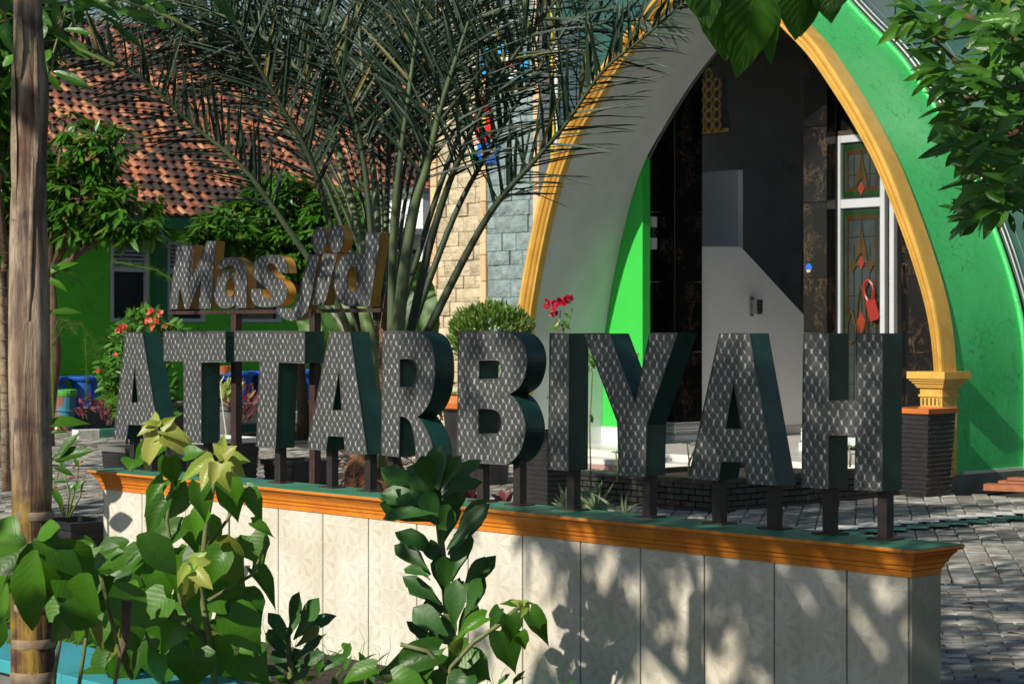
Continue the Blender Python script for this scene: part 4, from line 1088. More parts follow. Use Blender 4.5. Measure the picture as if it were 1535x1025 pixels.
LET = [
 ('A', 'first letter A of ATTARBIYAH, leftmost and darkest, partly behind yellow-green leaves', [[(188.5, 498.5), (213.6, 498.5), (240, 661.5), (216, 660.5), (212.5, 637), (193, 636), (190, 658.5), (170.8, 656.5)], [(202.5, 545), (207.5, 603), (197.5, 603)]], [(202, 703), (229, 708)]),
 ('T', 'first letter T of ATTARBIYAH, left one of the pair of Ts', [[(245.4, 497.5), (338.5, 497), (339, 542.5), (302.3, 543), (302.3, 664.5), (276.3, 663), (275.4, 541.4), (245.4, 541.2)]], [(313, 708)]),
 ('T', 'second letter T of ATTARBIYAH, between the other T and an A', [[(352.2, 497), (458.2, 496.5), (457.6, 544.4), (418.3, 543), (413.8, 672), (384.8, 668.8), (390, 541.6), (351.8, 541.4)]], [(421, 722)]),
 ('A', 'second letter A of ATTARBIYAH, between the Ts and the R', [[(495.6, 497.5), (525.6, 497.5), (551, 681), (518, 679), (516.6, 654.4), (493, 653), (489.6, 675), (460.6, 672.8)], [(509.5, 552), (513.6, 614.5), (499.5, 614)]], [(498.5, 731), (556, 736)]),
 ('R', 'letter R of ATTARBIYAH with rounded bowl, lit green side and curved leg', [[(574.8, 497), (618, 497, 'c'), (630, 498.5, 'c'), (643, 507.5, 'c'), (651, 528, 'c'), (653, 550, 'c'), (652, 574, 'c'), (646.5, 598, 'c'), (638, 614, 'c'), (626, 625), (633, 632, 'c'), (641, 646, 'c'), (648, 664, 'c'), (651.5, 690), (624.5, 688), (624.4, 675, 'c'), (622, 652, 'c'), (617, 634, 'c'), (609, 625.5, 'c'), (600, 623.5), (599, 684.8), (573, 681.8)], [(600, 538), (614, 538, 'c'), (622, 542, 'c'), (626, 552, 'c'), (625, 568, 'c'), (620, 578, 'c'), (614, 580.5, 'c'), (600, 580.5)]], [(590, 741), (640, 745)]),
 ('B', 'letter B of ATTARBIYAH in the middle of the row with two square-cornered holes', [[(688.3, 497.5), (755, 497.3, 'c'), (767, 499, 'c'), (779, 506.5, 'c'), (788.5, 522, 'c'), (791.2, 543, 'c'), (787, 566, 'c'), (778.5, 581, 'c'), (764.3, 590.8), (776, 602, 'c'), (785, 620.4, 'c'), (789, 642, 'c'), (785.5, 665, 'c'), (776.5, 683, 'c'), (763, 694.5, 'c'), (752, 696, 'c'), (687, 691.5)], [(719.2, 540.4), (748, 540.4, 'c'), (752.5, 549, 'c'), (752.5, 560, 'c'), (749, 568.5), (719.2, 569)], [(718.6, 612.7), (738.5, 613, 'c'), (749, 618, 'c'), (753.5, 631, 'c'), (752, 643, 'c'), (746.7, 650.4), (718.6, 650)]], [(725, 751), (780, 758)]),
 ('I', 'letter I of ATTARBIYAH, a single upright bar beside the red flower', [[(826, 500), (854.2, 499.5), (853.3, 705.6), (823.3, 703.4)]], [(861, 766)]),
 ('Y', 'letter Y of ATTARBIYAH in front of the green inner wall', [[(877.5, 500), (914.8, 499.7), (953.4, 603), (976, 499.2), (1018, 498), (970.6, 637), (969.4, 714), (929.6, 712.2), (927.5, 632)]], [(975, 776)]),
 ('A', 'third letter A of ATTARBIYAH, between the Y and the H', [[(1080.9, 499.5), (1124.8, 499.5), (1165.8, 728), (1123.4, 725), (1116.8, 692.8), (1083.7, 691.4), (1079, 719.8), (1034.5, 716.5)], [(1102, 570.5), (1114.3, 643), (1090, 642)]], [(1080, 785), (1163, 793)]),
 ('H', 'letter H of ATTARBIYAH, rightmost of the row beside the woven black planter', [[(1207, 499.5), (1245, 499.5), (1245, 600), (1285.8, 600.3), (1285.8, 499.5), (1325.9, 499.5), (1325, 736), (1284, 734.2), (1285.8, 652.4), (1244, 652.2), (1244, 732.2), (1204.8, 730.5)]], [(1246.5, 802), (1329.5, 809)]),
]
DEP = 0.118
for ch, lab, outs, posts in LET:
    po = [px_out(o, LP) for o in outs]
    smin = min(s for s, z in po[0]); zmin = min(z for s, z in po[0])
    smed = sum(s for s, z in po[0]) / len(po[0])
    t = thing('sign_letter', lab, 'sign letter', W(smed, LP + 0.06, CAPZ), None)
    fr, sd = letter_curve(po, LP, DEP, 'letter')
    fr.build('steel_face', M['steel'], t); sd.build('green_return', M['letter_green'], t)
    # welded bead along the face edge
    mb = MB()
    for o_ in po:
        pts = [W(s, LP - 0.001, z) for s, z in o_] ; pts.append(pts[0])
        mb.tube(pts, 0.0028, 4, cap=False)
    mb.build('welded_edge', M['bead'], t)
    for (x, y) in posts:
        g_ = P(x, y, (CZ - CAPZ) * F / (y - HY)); s_, t_ = st(g_)
        t_ = LP + 0.065; 
        s_ = st(onplane(x, y, t_))[0]
        # height of underside of the letter above this post
        zt_ = None
        lowest = sorted(z for s, z in po[0] if abs(s - s_) < 0.16) or [zmin]
        zt_ = lowest[0] + 0.03
        mb = MB(); mb.bbox(W(s_, t_, (CAPZ + zt_) / 2), UV3 * 0.022, VV3 * 0.022, ZZ * (zt_ - CAPZ) / 2, 0.003); mb.build('post', M['post'], t)
        mb = MB(); mb.bbox(W(s_, t_, CAPZ + 0.003), UV3 * 0.055, VV3 * 0.045, ZZ * 0.004, 0.001); mb.build('base_plate', M['rust'], t)

# the word above
def c4(pts): return [tuple([240 + p[0] / 4.04, 320 + p[1] / 4.04] + list(p[2:])) for p in pts]
def ellp(cx_, cy_, rx, ry, sl=0): return [(cx_ + rx * math.cos(k * math.pi / 10) - sl * math.sin(k * math.pi / 10), cy_ + ry * math.sin(k * math.pi / 10)) for k in range(20)]
MAS = [
 ('M', [[(100, 192), (208, 192), (196, 385), (286, 168), (341, 167), (309, 575), (232, 576), (250, 400), (178, 577), (152, 577), (122, 440), (108, 579), (55, 581)]]),
 ('a', [[(345, 333), (365, 290, 'c'), (405, 268, 'c'), (450, 266, 'c'), (495, 290, 'c'), (522, 340, 'c'), (530, 410, 'c'), (524, 571), (460, 571), (462, 548), (430, 568, 'c'), (385, 573, 'c'), (348, 550, 'c'), (330, 500, 'c'), (335, 430, 'c'), (355, 380, 'c'), (390, 352, 'c'), (430, 352, 'c'), (468, 398), (460, 345, 'c'), (440, 318, 'c'), (412, 316, 'c'), (388, 338)], [(430, 396, 'c'), (448, 415, 'c'), (455, 450, 'c'), (447, 490, 'c'), (427, 508, 'c'), (407, 495, 'c'), (398, 455, 'c'), (408, 412, 'c')]]),
 ('s', [[(775, 361), (722, 358), (706, 325, 'c'), (682, 300, 'c'), (657, 308, 'c'), (655, 332, 'c'), (690, 370, 'c'), (740, 410, 'c'), (768, 452, 'c'), (770, 500, 'c'), (747, 543, 'c'), (700, 562, 'c'), (620, 566, 'c'), (574, 547, 'c'), (553, 500, 'c'), (555, 459), (612, 459), (620, 490, 'c'), (642, 515, 'c'), (670, 513, 'c'), (680, 490, 'c'), (650, 455, 'c'), (600, 412, 'c'), (568, 370, 'c'), (565, 320, 'c'), (590, 275, 'c'), (640, 252, 'c'), (700, 252, 'c'), (750, 272, 'c'), (770, 312, 'c')]]),
 ('j', [[(905, 250), (970, 250), (905, 560, 'c'), (880, 605, 'c'), (845, 638, 'c'), (800, 650, 'c'), (750, 632, 'c'), (712, 596, 'c'), (710, 575), (768, 575), (790, 582, 'c'), (816, 568, 'c'), (832, 535, 'c')]]),
 ('dot', [ellp(968, 165, 46, 84, 4)]),
 ('i', [[(990, 243), (1078, 243), (1000, 556), (920, 556)]]),
 ('dot', [ellp(1071, 155, 46, 84, 4)]),
 ('d', [[(1255, 115), (1341, 115), (1275, 561), (1200, 561), (1205, 532), (1178, 553, 'c'), (1132, 558, 'c'), (1090, 530, 'c'), (1065, 470, 'c'), (1058, 400, 'c'), (1070, 320, 'c'), (1105, 262, 'c'), (1150, 238, 'c'), (1196, 245, 'c'), (1226, 268)], [(1172, 322, 'c'), (1196, 345, 'c'), (1211, 395, 'c'), (1198, 445, 'c'), (1166, 473, 'c'), (1142, 440, 'c'), (1134, 380, 'c'), (1148, 335, 'c')]]),
]
MT = 0.315
word = thing('word_sign', 'smaller word Masjid in slanted steel letters with yellow sides on a rusty rail', 'sign', W(st(onplane(415, 500, MT))[0], MT, 0))
for i_, (ch, outs) in enumerate(MAS):
    tt = MT - (0.006 if ch == 'dot' and i_ > 4 else 0)
    po = [px_out(c4(o), tt) for o in outs]
    fr, sd = letter_curve(po, tt, 0.058, 'm')
    fo = fr.build('letter_face', M['steel'], word); sd.build('yellow_return', M['letter_yellow'], fo)
    mb = MB()
    for o_ in po:
        pts = [W(s, tt - 0.001, z) for s, z in o_]; pts.append(pts[0]); mb.tube(pts, 0.0022, 4, cap=False)
    mb.build('welded_edge', M['bead'], fo)
ra, rb = onplane(252, 465.5, MT), onplane(570, 463.5, MT)
zr_ = (ra.z + rb.z) / 2; mb = MB(); mb.uvbox(st(ra)[0], st(rb)[0], MT - 0.004 + 0.008, MT + 0.045, ra.z - 0.022, ra.z + 0.003 - 0.006)
mb.build('rail', M['rust'], word)
for px in (354.5, 472.5):
    s_ = st(onplane(px, 600, MT + 0.03))[0]; mb = MB(); mb.bbox(W(s_, MT + 0.03, ra.z / 2 - 0.01), UV3 * 0.022, VV3 * 0.022, ZZ * (ra.z / 2 - 0.014), 0.003); mb.build('post', M['rust'], word)

# planting bed between kerb and sign wall
bed = MB(); KT = None
kf = P(90, 960, (CZ - 0.42) * F / (960 - HY)); ks, kt = st(kf)
struct('planting_bed', MB().uvbox(-3.0, 8.0, kt + 0.05, -0.21, -0.05, 0.16), M['soil'])
KW = 0.40
kerb = thing('turquoise_kerb', 'broad turquoise painted kerb in front of the planting bed', 'kerb', W(0, kt - KW / 2, 0))
s_ = -4.0
while s_ < 7.5:
    mb = MB(); mb.bbox(W(s_ + 0.75, kt - KW / 2, 0.395), UV3 * 0.748, VV3 * KW / 2, ZZ * 0.025, 0.004); mb.build('kerb_slab', M['turq'], kerb); s_ += 1.5
mb = MB(); mb.uvbox(-4, 7.5, kt - KW + 0.03, kt - 0.02, -0.05, 0.369); mb.build('kerb_wall', M['concrete'], kerb)

# ================================================================== POTS AND PLANTERS
def sq_planter(nm, lab, px, pyb, wpx, pytop, rim, body='black', ribs=True, taper=0.12, group=None, depth=1.0, cat_='planter'):
    g_ = G(px, pyb); Y = g_.y; wd = wpx * Y / F / 1.41; h = (pyb - pytop) * Y / F
    t = thing(nm, lab, cat_, g_, group); s_, t_ = st(g_)
    def ringat(z, e): return [W(s_ + a * (wd / 2 + e), t_ + depth * b * (wd / 2 + e), z) for a, b in ((-1, -1), (1, -1), (1, 1), (-1, 1))]
    mb = MB(); v = ringat(0, -taper * wd) + ringat(h - 0.05, 0); mb.add(v, [(0, 1, 5, 4), (1, 2, 6, 5), (2, 3, 7, 6), (3, 0, 4, 7), (3, 2, 1, 0)]); mb.build('body', M[body], t)
    if ribs:
        k = 0; z = 0.03
        while z < h - 0.08:
            f_ = z / h; e = -taper * wd * (1 - f_) + 0.008
            rb_ = MB(); v = ringat(z, e) + ringat(z + 0.018, e); rb_.add(v, [(0, 1, 5, 4), (1, 2, 6, 5), (2, 3, 7, 6), (3, 0, 4, 7), (4, 5, 6, 7), (3, 2, 1, 0)]); rb_.build('rib', M[body], t); z += 0.045
    mb = MB(); v = ringat(h - 0.05, 0.02) + ringat(h, 0.03) + ringat(h, -0.03) + ringat(h - 0.04, -0.03)
    f = [(3, 2, 1, 0)]
    for r in (0, 4, 8):
        for i in range(4): j = (i + 1) % 4; f.append((r + i, r + j, r + 4 + j, r + 4 + i))
    mb.add(v, f); mb.build('rim', M[rim], t)
    mb = MB(); mb.add(ringat(h - 0.045, -0.028), [(0, 1, 2, 3)]); mb.build('soil', M['soil'], t)
    return t, g_, h, wd
def round_pot(nm, lab, px, pyb, wpx, pytop, m_, group=None, z0=0.0, Y=None, rimr=1.12, cat_='plant pot', rim=None):
    g_ = G(px, pyb, z0) if Y is None else P(px, pyb, Y)
    Y = g_.y; r = wpx * Y / F / 2; h = (pyb - pytop) * Y / F
    t = thing(nm, lab, cat_, g_, group); mb = MB()
    mb.lathe(g_, [(0.0, 0), (r * 0.72, 0), (r * 0.92, h * 0.86)], 22); mb.build('body', M[m_], t, smooth=False)
    mb = MB(); mb.lathe(g_, [(r * 0.90, h * 0.84), (r * rimr * 0.95, h * 0.86), (r * rimr, h * 0.92), (r * rimr, h), (r * 0.88, h), (r * 0.86, h * 0.9)], 22); mb.build('rim', M[rim or m_], t)
    mb = MB(); mb.lathe(g_, [(r * 0.87, h * 0.92), (0, h * 0.93)], 22); mb.build('soil', M['soil'], t)
    return t, g_, h, r

# woven planter with orange rim at the right
wp, gp, hp, wdp = sq_planter('woven_planter', 'large black woven planter with orange rim beside the gold pilaster', 1384, 742, 98, 611, 'orange_rim', ribs=False, taper=0.10)
sgp, tgp = st(gp); wmb = []
rows = 17
for r in range(rows):
    z = 0.03 + r * (hp - 0.10) / rows; e = -0.10 * wdp * (1 - z / hp)
    for c in range(9):
        for side in (0, 1):
            a = (-0.5 + (c + 0.5 + (0.5 if r % 2 else 0)) / 9.5) * wdp * 0.96
            mb = MB()
            if side == 0: mb.bbox(W(sgp + a, tgp - wdp / 2 - e, z + 0.016), UV3 * 0.024, VV3 * 0.010, ZZ * 0.013, 0.005)
            else: mb.bbox(W(sgp + wdp / 2 + e, tgp + a, z + 0.016), VV3 * 0.024, UV3 * -0.010, ZZ * 0.013, 0.005)
            wmb.append(mb)
for mb in wmb[:290]: mb.build('woven_strand', M['black'], wp)
al = MB()
for mb in wmb[290:]: al.add(mb.v, mb.f)
if al.v: al.build('woven_strands', M['black'], wp, kind='stuff')

# low planter of black bricks
bp0 = G(1066, 768); bs, bt = st(bp0)
bpl = thing('brick_planter', 'low planter of black bricks with flat coping behind the letters Y to H', 'planter', bp0)
BH = 0.285; LU, LV = 1.9, 2.93
mb = MB(); mb.uvbox(bs - LU, bs - 0.02, bt + 0.02, bt + 0.10, 0, BH - 0.03); mb.uvbox(bs - 0.10, bs - 0.02, bt + 0.101, bt + LV, 0, BH - 0.03); mb.uvbox(bs - LU, bs - LU + 0.1, bt + 0.101, bt + LV, 0, BH - 0.03); mb.build('core', M['joint'], bpl)
mb = MB(); mb.uvbox(bs - LU + 0.1, bs - 0.101, bt + 0.101, bt + LV, 0, BH - 0.08); mb.build('soil', M['soil'], bpl)
random.seed(21)
for r in range(4):
    z = 0.035 + r * 0.058
    x = 0.0
    k = 0
    while x < LU - 0.05:
        L_ = 0.185 if not (k == 0 and r % 2) else 0.09
        L_ = min(L_, LU - x); mb = MB(); pr_ = U(0, 0.006)
        mb.bbox(W(bs - x - L_ / 2, bt + 0.012 - pr_, z + 0.025), UV3 * (L_ / 2 - 0.006), VV3 * 0.016, ZZ * 0.0235, 0.004); mb.build('brick', M['blk_brick'], bpl); x += L_; k += 1
    x = 0.0; k = 0
    while x < LV - 0.05:
        L_ = 0.185 if not (k == 0 and r % 2 == 0) else 0.09
        L_ = min(L_, LV - x); mb = MB(); pr_ = U(0, 0.006)
        mb.bbox(W(bs - 0.012 + pr_, bt + x + L_ / 2, z + 0.025), VV3 * (L_ / 2 - 0.006), UV3 * -0.016, ZZ * 0.0235, 0.004); mb.build('brick', M['blk_brick'], bpl); x += L_; k += 1
mb = MB(); mb.uvbox(bs - LU - 0.02, bs + 0.03, bt - 0.03, bt + 0.13, BH - 0.028, BH + 0.012); mb.uvbox(bs - 0.13, bs + 0.03, bt + 0.131, bt + LV + 0.02, BH - 0.028, BH + 0.012); mb.build('coping', M['black'], bpl)
mb = MB(); mb.uvbox(bs - LU, bs + 0.02, bt - 0.015, bt + 0.10, -0.02, 0.033); mb.uvbox(bs - 0.11, bs + 0.02, bt + 0.101, bt + LV, -0.02, 0.033); mb.build('footing', M['black'], bpl)

sq_planter('ribbed_planter', 'black ribbed planter standing empty at the left end of the sign wall', 112, 842, 150, 778, 'black', taper=0.02, depth=0.7)
sq_planter('ribbed_planter', 'black ribbed planter with white rim behind the first two Ts', 322, 738, 134, 655, 'white', taper=0.05)
sq_planter('ribbed_planter', 'wide low black ribbed planter behind the second T and second A', 450, 735, 110, 688, 'black', taper=0.04)
sq_planter('ribbed_planter', 'tall black ribbed planter behind the letters B and I', 822, 765, 84, 645, 'black', taper=0.12)
sq_planter('ribbed_planter', 'black ribbed planter with pale rim in front of the first A', 200, 742, 96, 668, 'concrete', taper=0.08)
sq_planter('ribbed_planter', 'black ribbed planter with white rim glimpsed between first A and T', 262, 690, 46, 602, 'concrete', taper=0.02)
sq_planter('ribbed_planter', 'black ribbed planter between letters R and B under the orange trough', 668, 716, 76, 648, 'black', taper=0.02)
# orange and cream trough
tg = G(664, 690); Yt = tg.y
tr_ = thing('trough', 'cream trough with flared orange and green rim between letters R and B', 'trough', tg)
s_, t_ = st(tg)
mb = MB(); mb.uvbox(s_ - 0.5, s_ + 0.35, t_ - 0.1, t_ + 0.3, 0, 0.26); mb.build('cream_body', M['stone_c'], tr_)
mb = MB(); mb.uvbox(s_ - 0.52, s_ + 0.37, t_ - 0.12, t_ + 0.32, 0.262, 0.30); mb.uvbox(s_ - 0.56, s_ + 0.41, t_ - 0.16, t_ + 0.36, 0.30, 0.40); mb.build('orange_rim', M['orange_rim'], tr_)
mb = MB(); mb.uvbox(s_ - 0.55, s_ + 0.40, t_ - 0.15, t_ + 0.35, 0.401, 0.42); mb.build('green_top', M['cap_green'], tr_)

# blue pots on the terrace, barrel, kerb blocks
random.seed(8)
tz = 0.36
for px, w_, lab, top in ((-2, 44, 'blue square-rimmed pot at the far left edge', 566), (80, 42, 'blue pot half hidden behind the ringed trunk', 563), (127, 46, 'bright blue pot in full view under the green wall', 561), (356, 50, 'blue pot behind the rusty sign post', 562), (406, 60, 'blue pot behind the second T', 562), (452, 52, 'blue pot beside the second rusty post', 562), (306, 40, 'blue pot glimpsed between the first two Ts', 563)):
    k_ = HS + 0.55; q = onside(px, 600, k_); Y = q.y
    pyb = HY + F * (CZ - tz) / Y
    round_pot('blue_pot', lab, px, pyb, w_, pyb - 46, 'blue', group='blue pots on the terrace of the green house', Y=Y)
q = G(95, 646)
bar, gb, hb, rb_ = round_pot('barrel', 'old barrel with peeling blue paint and lime green lid beside the ringed trunk', 95, 646, 42, 584, 'barrel', rimr=1.0, cat_='barrel', rim='lime')
for zz in (0.25, 0.5):
    mb = MB(); mb.tube([gb + Vector((rb_ * (0.78 + zz * 0.2) * math.cos(a * math.pi / 10), rb_ * (0.78 + zz * 0.2) * math.sin(a * math.pi / 10), hb * zz)) for a in range(21)], 0.012, 5, cap=False); mb.build('hoop', M['barrel'], bar)
mb = MB(); mb.tube([gb + Vector((-0.05, -rb_ * 0.8, 0.12)), gb + Vector((-0.05, -rb_ - 0.05, 0.1)), gb + Vector((-0.05, -rb_ - 0.05, -0.0)), ], 0.02, 6); mb.build('tap', M['white'], bar)
kb = thing('striped_kerb', 'low kerb painted in white and green blocks in front of the green house', 'kerb', G(112, 656))
def kerb_run(p0, n_, first):
    s_, t_ = st(p0)
    for k in range(n_):
        mb = MB(); mb.bbox(W(s_ + 0.0, t_ + 0.2 + 0.4 * k, 0.06), VV3 * 0.195, UV3 * -0.09, ZZ * 0.075, 0.01)
        mb.build('kerb_block', M['line_w'] if (k + first) % 3 == 0 else M['line_g'], kb)
kerb_run(G(112, 657), 9, 0); kerb_run(G(112, 657) - VV3 * 4.2, 9, 1)
kb2 = thing('striped_kerb', 'green and white kerb end seen below the second rusty post', 'kerb', G(440, 632))
p0 = G(432, 634); s_, t_ = st(p0)
for k in range(4):
    mb = MB(); mb.bbox(W(s_, t_ + 0.2 + 0.4 * k, 0.10), VV3 * 0.195, UV3 * -0.09, ZZ * 0.11, 0.01); mb.build('kerb_block', M['line_w'] if k % 2 == 0 else M['line_g'], kb2)
mb = MB()
# planks at the right
pk = G(1500, 734)
s_, t_ = st(pk)
for i_, (x0, x1, y0, y1, lab) in enumerate(((1477, 1600, 724.5, 735, 'lowest red-brown plank of the stack by the right edge'), (1500, 1600, 719.5, 724.5, 'middle red-brown plank of the stack by the right edge'), (1515, 1600, 715, 719.5, 'top red-brown plank of the stack by the right edge'))):
    Y = 20.2; p0 = P(x0, y1, Y); p1 = P(x1, y1, Y - 0.35); hgt = (y1 - y0) * Y / F
    d = (p1 - p0); d.z = 0; z0_ = (0.055, 0.125, 0.160)[i_]; mb = MB(); 
    c = (p0 + p1) / 2; c.z = z0_ + hgt / 2 + 0.002
    dn = d.normalized(); pn_ = Vector((-dn.y, dn.x, 0)); mb.bbox(c, d / 2, pn_ * 0.09, ZZ * (hgt / 2 - 0.002), 0.003)
    o = mb.build('plank', M['plank'], None, loc=c); tag(o, lab, 'plank', 'stacked planks')
# ================================================================== PLANTS
def leaf_shape(prof, rows=None, fold=0.25, curl=0.25, heart=0.0):
    v = []; uv = []; f = []
    for t, w_ in prof:
        zc = -curl * t * t
        ys = t - (heart * (1 - t / 0.25) if t < 0.25 else 0)
        for x, k in ((-w_, 1.0), (-w_ * 0.5, 0.42), (0, 0), (w_ * 0.5, 0.42), (w_, 1.0)):
            v.append((x * (1 + .05 * math.sin(17 * t)), (t + (ys - t) * k), zc + (0.018 * math.sin(13 * t + (2 if x > 0 else 0)) * k) + fold * abs(x) - (0.5 * w_ if k == 1.0 else 0) * 0.12)); uv.append(((x / w_) if w_ > 0.001 else 0, t))
    for i in range(len(prof) - 1):
        for k in range(4): a = i * 5 + k; f.append((a, a + 1, a + 6, a + 5))
    return v, f, uv
HEART = [(0.0, 0.20), (0.08, 0.32), (0.2, 0.38), (0.33, 0.385), (0.47, 0.33), (0.60, 0.245), (0.72, 0.155), (0.84, 0.075), (0.93, 0.028), (1.0, 0.003)]
OBOV = [(0.0, 0.02), (0.15, 0.055), (0.3, 0.10), (0.5, 0.16), (0.68, 0.20), (0.82, 0.175), (0.92, 0.095), (1.0, 0.004)]
LANC = [(0.0, 0.012), (0.12, 0.07), (0.3, 0.125), (0.5, 0.135), (0.7, 0.10), (0.87, 0.05), (1.0, 0.003)]
OVAL = [(0.0, 0.03), (0.12, 0.14), (0.3, 0.24), (0.5, 0.27), (0.7, 0.22), (0.87, 0.11), (1.0, 0.005)]
STRP = [(0.0, 0.03), (0.25, 0.045), (0.5, 0.045), (0.75, 0.03), (1.0, 0.002)]
LM = {}
def lmesh(key, prof, m_, fold, curl, heart=0):
    v, f, uv = leaf_shape(prof, fold=fold, curl=curl, heart=heart); LM[key] = mk_mesh('leaf', v, f, M[m_], smooth=True, uv=uv)
for k in range(3):
    lmesh('heart%d' % k, HEART, 'bigleaf', 0.30 + 0.12 * k, 0.15 + 0.22 * k, 0.13)
    lmesh('young%d' % k, HEART[:2] + [(0.3, 0.30), (0.55, 0.26), (0.8, 0.12), (1.0, 0.004)], 'young', 0.5, 0.2 + 0.2 * k, 0.02)
    lmesh('waxy%d' % k, OBOV, 'waxy', 0.35, -0.15 + 0.25 * k)
    lmesh('oval%d' % k, OVAL, 'bigleaf', 0.3, 0.1 + 0.25 * k)
    lmesh('lance%d' % k, LANC, 'mango', 0.3, 0.15 + 0.3 * k)
    lmesh('ovalwax%d' % k, [(a, b * 0.85) for a, b in OVAL], 'mango', 0.35, 0.1 + 0.2 * k)
for k in range(3): lmesh('quilt%d' % k, OVAL, 'quilt', 0.35, 0.1 + .25 * k)
lmesh('strap0', STRP, 'agave', 0.6, 0.5); lmesh('strap1', STRP, 'agave', 0.6, 0.9); lmesh('strap2', STRP, 'agave', 0.6, 0.2)
def frame(p, yd, up, L, wsc=1.0):
    yd = yd.normalized(); xd = yd.cross(up)
    if xd.length < 1e-3: xd = Vector((1, 0, 0))
    xd.normalize(); zd = xd.cross(yd)
    return Matrix(((xd.x * L * wsc, yd.x * L, zd.x * L, p.x), (xd.y * L * wsc, yd.y * L, zd.y * L, p.y), (xd.z * L * wsc, yd.z * L, zd.z * L, p.z), (0, 0, 0, 1)))
CAMD = Vector((0, -1, 0.12))
def put_leaf(parent, key, b, t, Y, wsc=1.0, dy=None, roll=0.5, nm='leaf'):
    """leaf from image point b to image point t at distance Y; tilted a bit out of the picture plane"""
    p = P(b[0], b[1], Y); q = P(t[0], t[1], Y + (U(-0.05, 0.02) if dy is None else dy))
    d = q - p; up = (CAMD * 0.75 + Vector((U(-roll, roll), 0, 0.55 + U(-roll, roll)))).normalized()
    k = LM.get(key) or LM[key + str(random.randrange(3))]
    return link(nm, k, parent, M=frame(p, d, up, d.length, wsc))
def cloud(name, parent, key, pts, m_=None, kind='stuff'):
    """many leaves in one mesh. pts: (pos, dir, up, L, wscale)"""
    me0 = LM[key] if key in LM else LM[key + '0']
    bv = [v.co.copy() for v in me0.vertices]; bf = [tuple(p.vertices) for p in me0.polygons]
    mb = MB()
    # light version: 3 columns, 4 rows
    n_ = len(bv) // 5; rows = [0, n_ // 3, (2 * n_) // 3, n_ - 1]; idx = []
    for r in rows: idx += [r * 5, r * 5 + 2, r * 5 + 4]
    lv = [bv[i] for i in idx]; lf = []
    for i in range(3):
        for k in range(2): a = i * 3 + k; lf.append((a, a + 1, a + 4, a + 3))
    for p, d, up, L_, ws in pts:
        Mx = frame(p, d, up, L_, ws); mb.add([Mx @ x for x in lv], lf)
    return mb.build(name, m_ or me0.materials[0], parent, smooth=True, kind=kind)

# ---- generic leafy tree: trunk, limbs, crown of drooping leaf rosettes
def leafy_tree(nm, lab, base, blobs, n_ros, leafL, key, m_='mango', trunk_r=0.12, top=None, droop=0.7, per=9, group=None, cat_='tree', limbs=True, seed=1):
    random.seed(seed)
    t = thing(nm, lab, cat_, base, group)
    top = top or (base + Vector((0, 0, 2.5)))
    mid = (base + top) / 2 + Vector((U(-.1, .1), U(-.1, .1), 0))
    mb = MB(); mb.tube([base + Vector((0, 0, -0.05)), base + Vector((0, 0, 0.3)), mid, top], [trunk_r * 1.25, trunk_r, trunk_r * 0.8, trunk_r * 0.55], 9); mb.build('trunk', M['wood'], t, smooth=True)
    tot = sum(b[1] * b[2] * b[3] for b in blobs)
    pts = []; lm_ = MB()
    for c, rx, ry, rz in blobs:
        c = Vector(c)
        if limbs:
            e = c + Vector((U(-.2, .2) * rx, U(-.2, .2) * ry, 0)); m1 = (top + e) / 2 + Vector((U(-.15, .15), U(-.15, .15), U(0, .2)))
            lm_.tube([top - Vector((0, 0, 0.1)), m1, e], [trunk_r * 0.5, trunk_r * 0.35, trunk_r * 0.15], 6)
            for _ in range(5):
                d = Vector((U(-1, 1) * rx, U(-1, 1) * ry, U(-.8, 1) * rz)) * 0.75
                lm_.tube([e, e + d * 0.5 + Vector((0, 0, .05)), e + d], [trunk_r * 0.16, trunk_r * 0.1, trunk_r * 0.05], 5)
        n_ = max(3, int(n_ros * rx * ry * rz / tot))
        for _ in range(n_):
            while True:
                d = Vector((U(-1, 1), U(-1, 1), U(-1, 1)))
                if 0.25 < d.length < 1: break
            l = d.length; d = d / l * (l ** 0.45)
            jag = 1 + 0.22 * math.sin(7 * d.x + 3 * c.x) * math.cos(6 * d.z + c.y)
            o_ = c + Vector((d.x * rx, d.y * ry, d.z * rz)) * jag
            out = Vector((d.x, d.y, d.z * 0.5 + 0.25)).normalized()
            for k in range(per):
                a = U(0, 6.28); side = Vector((math.cos(a), math.sin(a), 0))
                dd = (out * U(0.2, 0.9) + side * U(0.5, 1.0) + Vector((0, 0, -droop * U(0.2, 1.3)))).normalized()
                up = (Vector((0, 0, 1)) + out * 0.6 + Vector((U(-.5, .5), U(-.5, .5), 0))).normalized()
                pts.append((o_ + side * 0.01, dd, up, leafL * U(0.65, 1.2), U(0.8, 1.25)))
    if lm_.v: lm_.build('limb', M['wood'], t, smooth=True)
    cloud('crown', t, key, pts, M[m_])
    return t
def blob(px, py, rpx, rpy, Y, ry=None):
    p = P(px, py, Y); k = Y / F; return ((p.x, p.y, p.z), rpx * k, ry or (rpx * k * 0.9), rpy * k)

